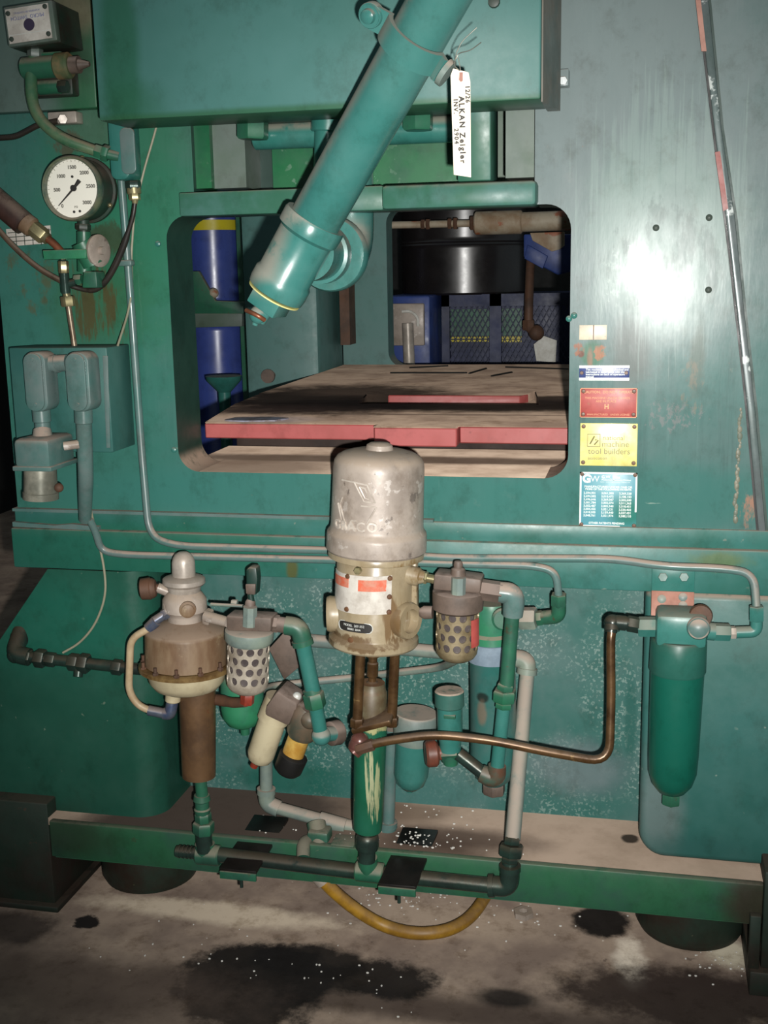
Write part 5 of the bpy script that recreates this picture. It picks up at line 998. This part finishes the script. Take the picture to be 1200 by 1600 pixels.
# ------------------------------------------------------------------ right perforated filter and its pipe
pg = thing('perforated_filter', 'right filter in a grimy perforated guard with a red label, beside the pump', 'filter', P(713, 1036, -.14), 'filters in perforated guards')
AG = ((716, 925), (713, 1035)); Yg2 = -.14
perf_filter(pg, AG, Yg2, 950, 1013, 33.5, M['perf2'], 4, 12, .1)
b = B(); vl(b, AG, Yg2, [(922, 0), (922, 36), (924, 40), (928, 40.5), (950, 39.5), (954, 34), (954, 0)], 56); part('collar', b, M['cap'], pg, 'dusty grey collar')
b = B().plate([(678, 897), (722, 902), (752, 906), (750, 928), (676, 922)], -.165, -.115, .004); part('head', b, M['cap'], pg)
b = B(); vl(b, AG, -.165, [(902, 0), (902, 11.5), (930, 11.5), (930, 0)], 8); part('lug', b, M['palepipe'], pg)
b = B(); vl(b, ((716, 876), (716, 905)), -.15, [(876, 0), (877, 6), (882, 7.5), (887, 7), (889, 11), (896, 12), (904, 12), (904, 0)], 20); part('adjusting_knob', b, M['cap'], pg)
b = B(); b.lathe(P(676, 957, -.15), P(655, 957, -.15) - P(676, 957, -.15), [(0, .012), (.016, .0125), (.024, .008), (.025, 0)], 20); part('side_plug', b, M['cap'], pg)
a_ = math.radians(56); c_ = P(714, 980, Yg2); rad = S(714, 980, Yg2) * 34.5
b = B(); vs_ = []; n = 8
for i in range(n + 1):
    a = math.radians(48 + 34 * i / n)
    for z in (-.030, .022):
        for e_ in (0, .0015): vs_.append(c_ + Vector((math.sin(a) * (rad + e_), -math.cos(a) * (rad + e_), z)))
fs = []
for i in range(n): o_ = i * 4; fs += [(o_ + 1, o_ + 5, o_ + 7, o_ + 3), (o_, o_ + 4, o_ + 5, o_ + 1), (o_ + 2, o_ + 3, o_ + 7, o_ + 6), (o_, o_ + 2, o_ + 6, o_ + 4)]
b.add(vs_, fs + [(0, 1, 3, 2), (n * 4, n * 4 + 2, n * 4 + 3, n * 4 + 1)]); part('red_label', b, M['red'], pg, 'red label')
rpipe = thing('filter_drop_pipe', 'green pipe with a union dropping right of the perforated filter beside the pump', 'pipe', P(780, 1210, -.13))
b = B(); hx(b, (751, 921, -.14), (786, 926, -.138), 17); cp(b, (746, 920, -.14), (754, 921, -.14), 12); part('nut', b, M['cap'], rpipe)
b = B(); tp(b, [(780, 925, -.138), (804, 928, -.135), (801, 962, -.134)], [16.5, 17, 16], 20, 22); part('elbow', b, M['tubep'], rpipe)
b = B(); cp(b, (801, 955, -.134), (791, 1078, -.13), 11.5, seg=22); cp(b, (801, 955, -.134), (800, 964, -.134), 13.5); part('pipe', b, M['green'], rpipe)
b = B(); hx(b, (791, 1068, -.13), (789, 1078, -.13), 14); hx(b, (789, 1078, -.13), (788, 1096, -.13), 19); hx(b, (788, 1096, -.13), (787, 1106, -.13), 14); part('union', b, M['green'], rpipe)
b = B(); cp(b, (787, 1104, -.13), (776, 1208, -.125), 11, seg=22); part('pipe', b, M['teal'], rpipe)
b = B(); tp(b, [(777, 1196, -.125), (775, 1218, -.125), (752, 1208, -.123)], [14, 15, 14], 14, 20); part('elbow', b, mat('rust_red_elbow', (96, 60, 44), (36, 110, 90), 10, .35, dust=.3, bump=.1), rpipe)
b = B(); cp(b, (757, 1210, -.123), (716, 1178, -.118), 10.5, seg=20); part('pipe', b, M['dkpipe'], rpipe)
gv = thing('small_relief_valve', 'short green valve with a flat dusty cap standing right of the pump tube', 'valve', P(703, 1195, -.11))
AV = ((702, 1075), (704, 1195))
b = B(); vl(b, AV, -.11, [(1078, 0), (1078, 21), (1080, 23), (1102, 23), (1104, 21), (1105, 0)], 32); part('cap', b, mat('dusty_green_cap', (48, 116, 98), (58, 124, 106), 10, .4, dust=1.0, dustc=(168, 150, 134)), gv)
b = B(); vl(b, AV, -.11, [(1104, 20), (1150, 19.5), (1160, 17), (1172, 17), (1174, 0)], 32); part('barrel', b, M['teal'], gv)
b = B(); hx(b, (690, 1176, -.11), (716, 1174, -.11), 15); cp(b, (704, 1160, -.11), (704, 1194, -.11), 15, 11, 22); part('valve_body', b, M['green'], gv)
b = B(); b.lathe(P(692, 1176, -.112), P(660, 1179, -.125) - P(692, 1176, -.112), [(0, .014), (.008, .014), (.010, .022), (.014, .0255), (.030, .0255), (.034, .022), (.034, 0)], 32); part('red_end_cap', b, mat('rusty_red_cap', (122, 64, 48), (92, 58, 46), 14, .4, bump=.1), gv, 'rusty red end cap')
b = B(); b.bb(P(694, 1120, -.13).x, P(712, 1120, -.13).x, P(702, 1118, -.11).y - .0255, -.12, P(700, 1122, -.13).z, P(700, 1116, -.13).z, .001); part('tag', b, M['green'], gv)
sf = thing('dusty_lid_filter', 'small green bowl filter with a pale dusty lid behind the pump tube', 'filter', P(642, 1240, .0))
b = B(); vl(b, ((650, 1118), (640, 1236)), 0.0, [(1113, 0), (1113, 33), (1116, 35), (1150, 33), (1158, 30), (1158, 0)], 40); lid_ = part('lid', b, M['palepipe'], sf, 'pale dusty lid')
b = B(); vl(b, ((650, 1118), (640, 1236)), 0.0, [(1157, 28.5), (1210, 27), (1224, 22), (1232, 12), (1233, 7), (1237, 5), (1237, 0)], 36); part('bowl', b, M['teal'], sf)
b = B(); [part('lid_bolt', B().hexn(P(x, y, 0.0), P(x, y - 3, 0.0), .003), M['rust'], lid_) for x, y in ((648, 1117), (662, 1121), (640, 1122))]

# ------------------------------------------------------------------ middle filter
mf = thing('middle_filter', 'tall teal canister filter with bright green head and pale blue band', 'filter', P(771, 1238, .0))
AM = ((768, 940), (772, 1240)); Ym = .02
b = B(); vl(b, AM, Ym, [(1000, 0), (1000, 36), (1012, 37), (1031, 37), (1033, 35.5), (1180, 36.5), (1200, 34), (1215, 27), (1224, 17), (1225, 0)], 44); part('canister', b, mat('middle_canister_paint', (44, 128, 112), (74, 132, 118), 8, .36, dust=.4, chips=[((66, 84, 70), 12, .70, .7)], blobs=[(PF(753, 1092, -.03), (.012, .1, .010), (34, 40, 36), .9, .3, .9), (PF(752, 1115, -.03), (.009, .1, .025), (130, 110, 92), .7, .4, 1.4)]), mf)
b = B(); vl(b, AM, Ym, [(1001, 36.5), (1002, 37.8), (1030, 37.8), (1031, 36)], 44); part('label_band', b, M['bluegray'], mf, 'pale blue-grey band')
b = B(); vl(b, AM, Ym, [(940, 0), (940, 30), (948, 32), (986, 30), (990, 36), (1000, 37), (1001, 0)], 40); part('head', b, M['lgreen'], mf, 'bright green head')
b = B(); hx(b, (772, 1222, Ym), (772, 1240, Ym), 18); part('drain_nut', b, M['cap'], mf)
b = B(); d_ = Vector((.15, -1, .1)); b.lathe(P(786, 966, -.02), d_, [(0, .022), (.012, .022), (.014, .018), (.016, .018), (.016, 0)], 26); part('boss', b, M['green'], mf)
b = B(); hx(b, (812, 966, .0), (838, 966, -.005), 18); part('outlet_nut', b, M['palepipe'], mf); b = B(); hx(b, (838, 966, -.005), (848, 965, -.005), 12); cp(b, (846, 965, -.005), (853, 965, -.008), 10); part('adapter', b, M['green'], mf)
b = B(); tp(b, [(850, 965, -.008), (873, 963, -.02), (873, 944, -.025)], 11.5, 10, 18); hx(b, (873, 928, -.028), (873, 946, -.025), 13); part('elbow', b, M['green'], mf)
part('hanger', B().bb(P(745, 960, .0).x, P(800, 960, .0).x, .03, .06, P(770, 945, .02).z, P(770, 915, .02).z, .003), M['band'], mf)

# ------------------------------------------------------------------ right filter
rf = thing('right_filter', 'large dark green canister filter hanging at the right from a reddish bracket plate', 'filter', P(1048, 1262, -.1))
AR = ((1063, 950), (1048, 1262)); Yr2 = -.085
b = B(); vl(b, AR, Yr2, [(1040, 0), (1040, 41.5), (1180, 38.5), (1206, 37), (1224, 31), (1236, 21), (1240, 12), (1240, 0)], 52); part('canister', b, mat('right_canister_paint', (12, 104, 80), (16, 110, 86), 3, .30, rvar=.05, bump=.02), rf, 'smooth dark green canister')
b = B(); vl(b, AR, Yr2, [(996, 0), (996, 41), (1000, 43), (1046, 43.5), (1049, 42), (1049, 0)], 52); part('collar', b, mat('right_collar_paint', (38, 116, 96), (32, 108, 88), 8, .4, dust=.6, dustc=(96, 72, 58)), rf)
b = B().bb(P(1024, 980, Yr2).x, P(1104, 980, Yr2).x, -.125, -.045, P(1060, 1003, Yr2).z, P(1060, 953, Yr2).z, .010); part('head', b, M['teal'], rf)
b = B(); hx(b, (1049, 1236, Yr2), (1048, 1256, Yr2), 15); part('drain_nut', b, M['green'], rf)
b = B(); b.lathe(P(1091, 980, -.12), Vector((.0, -1, .15)), [(0, .0205), (.014, .0205), (.017, .0185), (.0155, .0165), (.017, .015), (.020, 0)], 30); part('round_boss', b, M['tubep'], rf)
b = B(); b.lathe(P(1095, 962, -.10), Vector((0, -1, .1)), [(0, .021), (.006, .019), (.006, 0)], 24); part('rust_disc', b, M['rust'], rf)
Xa, Xb = P(1018, 920, -.03).x, P(1085, 920, -.03).x
ub_ = part('upper_bracket', B().bb(Xa, Xb, -.030, -.018, P(1050, 924, -.03).z, P(1050, 887, -.03).z, .001), M['teal'], rf)
bpl = part('bracket_plate', B().prism([[(-.030, P(1050, 924, -.03).z), (-.055, P(1050, 962, -.05).z), (-.049, P(1050, 962, -.05).z), (-.024, P(1050, 924, -.03).z)]], (Xa, 0, 0), (0, 1, 0), (0, 0, 1), (1, 0, 0), Xb - Xa, .001), M['pink'], rf, 'bare reddish bracket plate')
for x, y, d_ in ((1036, 902, -.030), (1069, 902, -.030)): part('bracket_bolt', B().hexn(P(x, y, d_), P(x, y, d_ - .008), .009), M['band'], ub_)
for x, y, d_ in ((1034, 936, -.037), (1067, 933, -.036), (1067, 946, -.044)): part('bracket_bolt', B().lathe(P(x, y, d_), (0, -1, .3), [(0, .008), (.004, .008), (.006, .004), (.006, 0)], 16), M['palepipe'], bpl)
b = B(); hx(b, (997, 979, -.09), (1026, 979, -.09), 16); part('inlet_nut', b, M['teal'], rf); b = B(); hx(b, (980, 974, -.095), (998, 977, -.092), 13); cp(b, (974, 973, -.097), (982, 974, -.095), 10.5); part('inlet_adapter', b, M['dkpipe'], rf)
b = B(); tp(b, [(978, 974, -.097), (956, 972, -.10), (956, 986, -.108)], 12, 11, 18); b.ball(P(957, 973, -.10), .0155); cp(b, (956, 982, -.106), (955, 988, -.108), 9); part('inlet_elbow', b, M['dkpipe'], rf)
b = B(); hx(b, (1114, 987, -.088), (1141, 988, -.086), 14); cp(b, (1104, 986, -.09), (1116, 987, -.088), 14); part('outlet_nut', b, M['teal'], rf); b = B(); hx(b, (1141, 988, -.086), (1150, 988, -.085), 10); part('outlet_adapter', b, M['alu2'], rf)
b = B(); tp(b, [(1150, 988, -.085), (1182, 987, -.083), (1182, 956, -.083)], 9.5, 10, 18); hx(b, (1182, 947, -.083), (1182, 970, -.083), 12); part('outlet_elbow', b, M['teal'], rf)

# ------------------------------------------------------------------ pipes at the back of the recess and the bottom manifold
bp = thing('return_pipe', 'pale dusty pipe crossing the recess then dropping to the right end of the bottom manifold', 'pipe', P(800, 1330, -.1))
b = B(); tp(b, [(455, 998, .135), (810, 1030, .10)], 10.5, 0, 18); part('cross_pipe', b, M['palepipe'], bp)
b = B(); tp(b, [(795, 1028, .10), (823, 1030, .095), (824, 1052, .09)], 14, 18, 20); cp(b, (824, 1044, .09), (823, 1053, .088), 16); part('elbow', b, M['palepipe'], bp)
b = B(); tp(b, [(824, 1050, .088), (801, 1312, -.095)], 12, 0, 20); part('drop_pipe', b, M['palepipe'], bp)
b = B(); hx(b, (801, 1308, -.095), (800, 1320, -.1), 13); part('union_nut', b, M['dkpipe'], bp); b = B(); hx(b, (800, 1320, -.1), (798, 1338, -.105), 20); part('union_nut', b, M['dkpipe'], bp)
b = B(); hx(b, (798, 1338, -.105), (797, 1348, -.108), 13.5); cp(b, (797, 1346, -.108), (796, 1362, -.11), 12.5); part('union_nut', b, M['dkpipe'], bp)
b = B(); tp(b, [(404, 1080, .0), (430, 1071, .10), (560, 1058, .135), (690, 1043, .06), (716, 1030, -.05), (722, 1012, -.10)], 6.2, 30, 12); one('thin_return_tube', b, M['palepipe'], 'thin pale tube running behind the pump rods between the two perforated filters', 'tube')
gpz = thing('grey_drain_pipe', 'grey dusty pipe from the canister down along the tray behind the pump', 'pipe', P(500, 1290, .0))
b = B(); tp(b, [(416, 1180, .02), (416, 1246, .02)], 10, 0, 18); part('pipe', b, M['palepipe'], gpz)
b = B(); tp(b, [(416, 1236, .02), (417, 1256, .02), (436, 1264, .02)], 13, 12, 18); cp(b, (416, 1232, .02), (416, 1240, .02), 14.5); part('elbow', b, M['palepipe'], gpz)
b = B(); tp(b, [(432, 1262, .02), (505, 1282, .01), (600, 1302, .02)], 10, 10, 18); cp(b, (500, 1281, .01), (540, 1291, .01), 13, 12); part('pipe', b, M['palepipe'], gpz)
b = B(); tp(b, [(588, 1300, .02), (606, 1302, .02), (607, 1284, .02)], 13, 10, 18); cp(b, (607, 1284, .02), (607, 1292, .02), 14); part('elbow', b, M['tubep'], gpz)
b = B(); tp(b, [(607, 1290, .02), (612, 1140, .02)], 9.5, 0, 18); part('riser', b, M['tubep'], gpz)
b = B(); cp(b, (494, 1286, -.02), (503, 1332, -.06), 15, seg=20); b.box(P(500, 1310, -.04), (.045, .04, .045), None, .006); tp(b, [(488, 1312, -.03), (474, 1318, -.07), (474, 1342, -.10)], 11, 12, 18); part('angle_valve', b, M['green'], gpz)
bl_ = thing('end_block', 'small green block with a red painted end resting on the beam behind the pump', 'block', P(545, 1340, -.06))
b = B().bb(P(516, 1330, -.07).x, P(553, 1330, -.07).x, -.07, -.02, .219, P(530, 1324, -.07).z, .003); part('body', b, M['green'], bl_); b = B().plate([(535, 1328), (552, 1330), (551, 1346), (534, 1345)], -.073, -.07); part('red_end', b, M['redstone'], bl_, 'red painted end')
mn = thing('bottom_manifold', 'dark teal manifold pipe lying along the front of the base beam', 'pipe', P(560, 1375, -.12))
Ymn = -.115
b = B(); tp(b, [(330, 1334, Ymn), (560, 1362, Ymn), (790, 1386, Ymn)], 12, 0, 22); part('pipe', b, M['dkpipe'], mn)
b = B(); cp(b, (276, 1330, Ymn), (312, 1334, Ymn), 9, seg=16)
part('threaded_plug', b, M['dkpipe'], mn)
for k in range(6):
    b = B(); cp(b, (280 + 6 * k, 1330 + .5 * k, Ymn), (282.5 + 6 * k, 1330.4 + .5 * k, Ymn), 10.5, seg=16); part('thread_ring', b, M['dkpipe'], mn)
b = B(); cp(b, (308, 1334, Ymn), (344, 1337, Ymn), 16, seg=22, ch=2); cp(b, (320, 1318, Ymn), (321, 1336, Ymn), 15.5); part('tee', b, M['green'], mn)
b = B(); cp(b, (556, 1360, Ymn), (600, 1365, Ymn), 16, seg=22, ch=2); cp(b, (574, 1340, -.12), (576, 1362, Ymn), 15.5); part('tee', b, M['green'], mn)
b = B(); tp(b, [(768, 1384, Ymn), (796, 1386, Ymn), (797, 1354, Ymn)], 15.5, 16, 24); cp(b, (764, 1384, Ymn), (772, 1384, Ymn), 18); cp(b, (797, 1352, Ymn), (797, 1360, Ymn), 17); part('elbow', b, M['dkpipe'], mn)
# carrying brackets with U bolts
for (xa, xb, ya), lb in (((348, 404, 1362), 'dark oily bracket plate under the left part of the bottom manifold'), ((594, 652, 1390), 'oily bracket plate sprinkled with pellets under the manifold right of the pump')):
    zt_ = P((xa + xb) / 2, ya - 4, -.16).z; zt_ = min(zt_, .2165 - .0)
    t = thing('pipe_bracket', lb, 'bracket', (P((xa + xb) / 2, ya, -.1).x, -.05, .2), 'brackets carrying the manifold')
    zc_ = P((xa + xb) / 2, ya, Ymn).z; X0, X1 = P(xa, ya, -.15).x, P(xb, ya, -.15).x
    zp = P((xa + xb) / 2, ya - 22, Ymn).z - .018
    pl = B().prism([[(X0, -.165), (X1, -.165), (X1 + .012, .02), (X0 + .012, .02)]], (0, 0, .218), (1, 0, 0), (0, 1, 0), (0, 0, 1), .007, .001)
    for v in pl.v:
        if v.y < -.1: v.z -= .028 if xa < 500 else .028
    part('plate', pl, mat('oily_bracket_steel', (30, 24, 22), (20, 17, 16), 12, .4, bump=.2), t)
    part('front_lip', B().bb(X0, X1, -.168, -.162, .176, .192, .001), M['green'], t)
    xm_ = (X0 + X1) / 2; zq = zc_; b = B()
    b.tube([(xm_, -.148, .165), (xm_, -.140, zq + .012), (xm_, Ymn, zq + .026), (xm_, Ymn + .028, zq + .008), (xm_, Ymn + .03, zq - .01)], .0036, .014, 10); b.hexn((xm_, -.148, .176), (xm_, -.148, .168), .008); b.cyl((xm_, -.148, .175), (xm_, -.148, .150), .0036)
    part('u_bolt', b, M['dkpipe'], t)
# yellow hose, nut, pellets
yh = thing('yellow_hose', 'yellow ochre hose looping out from under the base beam onto the floor', 'hose', F(640, 1462, 0))
b = B().tube([P(498, 1368, -.055), P(520, 1392, -.05), P(556, 1422, -.035), F(600, 1448, .014), F(650, 1460, .014), F(700, 1455, .014), F(735, 1435, .014), F(760, 1400, .014), F(775, 1360, .014)], .0135, .07, 18); part('tube', b, M['yhose'], yh); b = B(); cp(b, (493, 1362, -.057), (506, 1377, -.053), 13); part('ferrule', b, M['alu'], yh)
b = B().lathe(F(818, 1431, 0), (0, 0, 1), [(0, .010), (0, .022), (.012, .022), (.012, .010), (0, .010)], 6); one('loose_nut', b, M['alu'], 'loose hex nut lying on the floor in front of the base beam', 'nut')
b = B()
def pellet(p, r):
    bm = bmesh.new(); bmesh.ops.create_icosphere(bm, subdivisions=1, radius=r); q_ = Vector(p); k = random.uniform(.7, 1.3); b.addbm(bm, lambda v: q_ + Vector((v.x * k, v.y, v.z * .7)))
for n_, (cx, cy, sx, sy), z in ((55, (680, 1330, 45, 26), .2165), (60, (640, 1315, 110, 30), .2165), (30, (640, 1260, 90, 25), .2165), (26, (560, 1318, 25, 10), .2165), (70, (640, 1405, 120, 26), 0), (34, (800, 1430, 140, 40), 0), (26, (540, 1530, 110, 50), 0), (34, (1110, 1500, 45, 30), 0), (20, (300, 1480, 150, 40), 0), (14, (420, 1300, 40, 20), .2165)):
    for _ in range(n_):
        p_ = F(random.gauss(cx, sx * .6), random.gauss(cy, sy * .6), z)
        if z > .1 and not (-.045 < p_.y < .14 and abs(p_.x) < .5): continue
        pellet((p_.x, p_.y, z + .0015), random.uniform(.0014, .0030))
for _ in range(26):
    p_ = P(random.uniform(518, 550), 1322, -.045); pellet((p_.x, random.uniform(-.065, -.03), P(530, 1324, -.07).z + .002), .0025)
for _ in range(34):
    X = random.uniform(P(600, 1390, -.15).x, P(655, 1390, -.15).x); yy = random.uniform(-.06, .0); pellet((X, yy, .2265), random.uniform(.0015, .003))
for _ in range(26):
    px_ = random.uniform(480, 600); p_ = P(px_, 1334 + (px_ - 330) * .122 + 14, Ymn); pellet((p_.x, Ymn + random.uniform(-.006, .008), p_.z + .0150), random.uniform(.0012, .0024))
one('white_pellets', b, M['pellet'], 'white plastic pellets scattered over the drip tray, brackets and floor', 'pellets', kind='stuff')
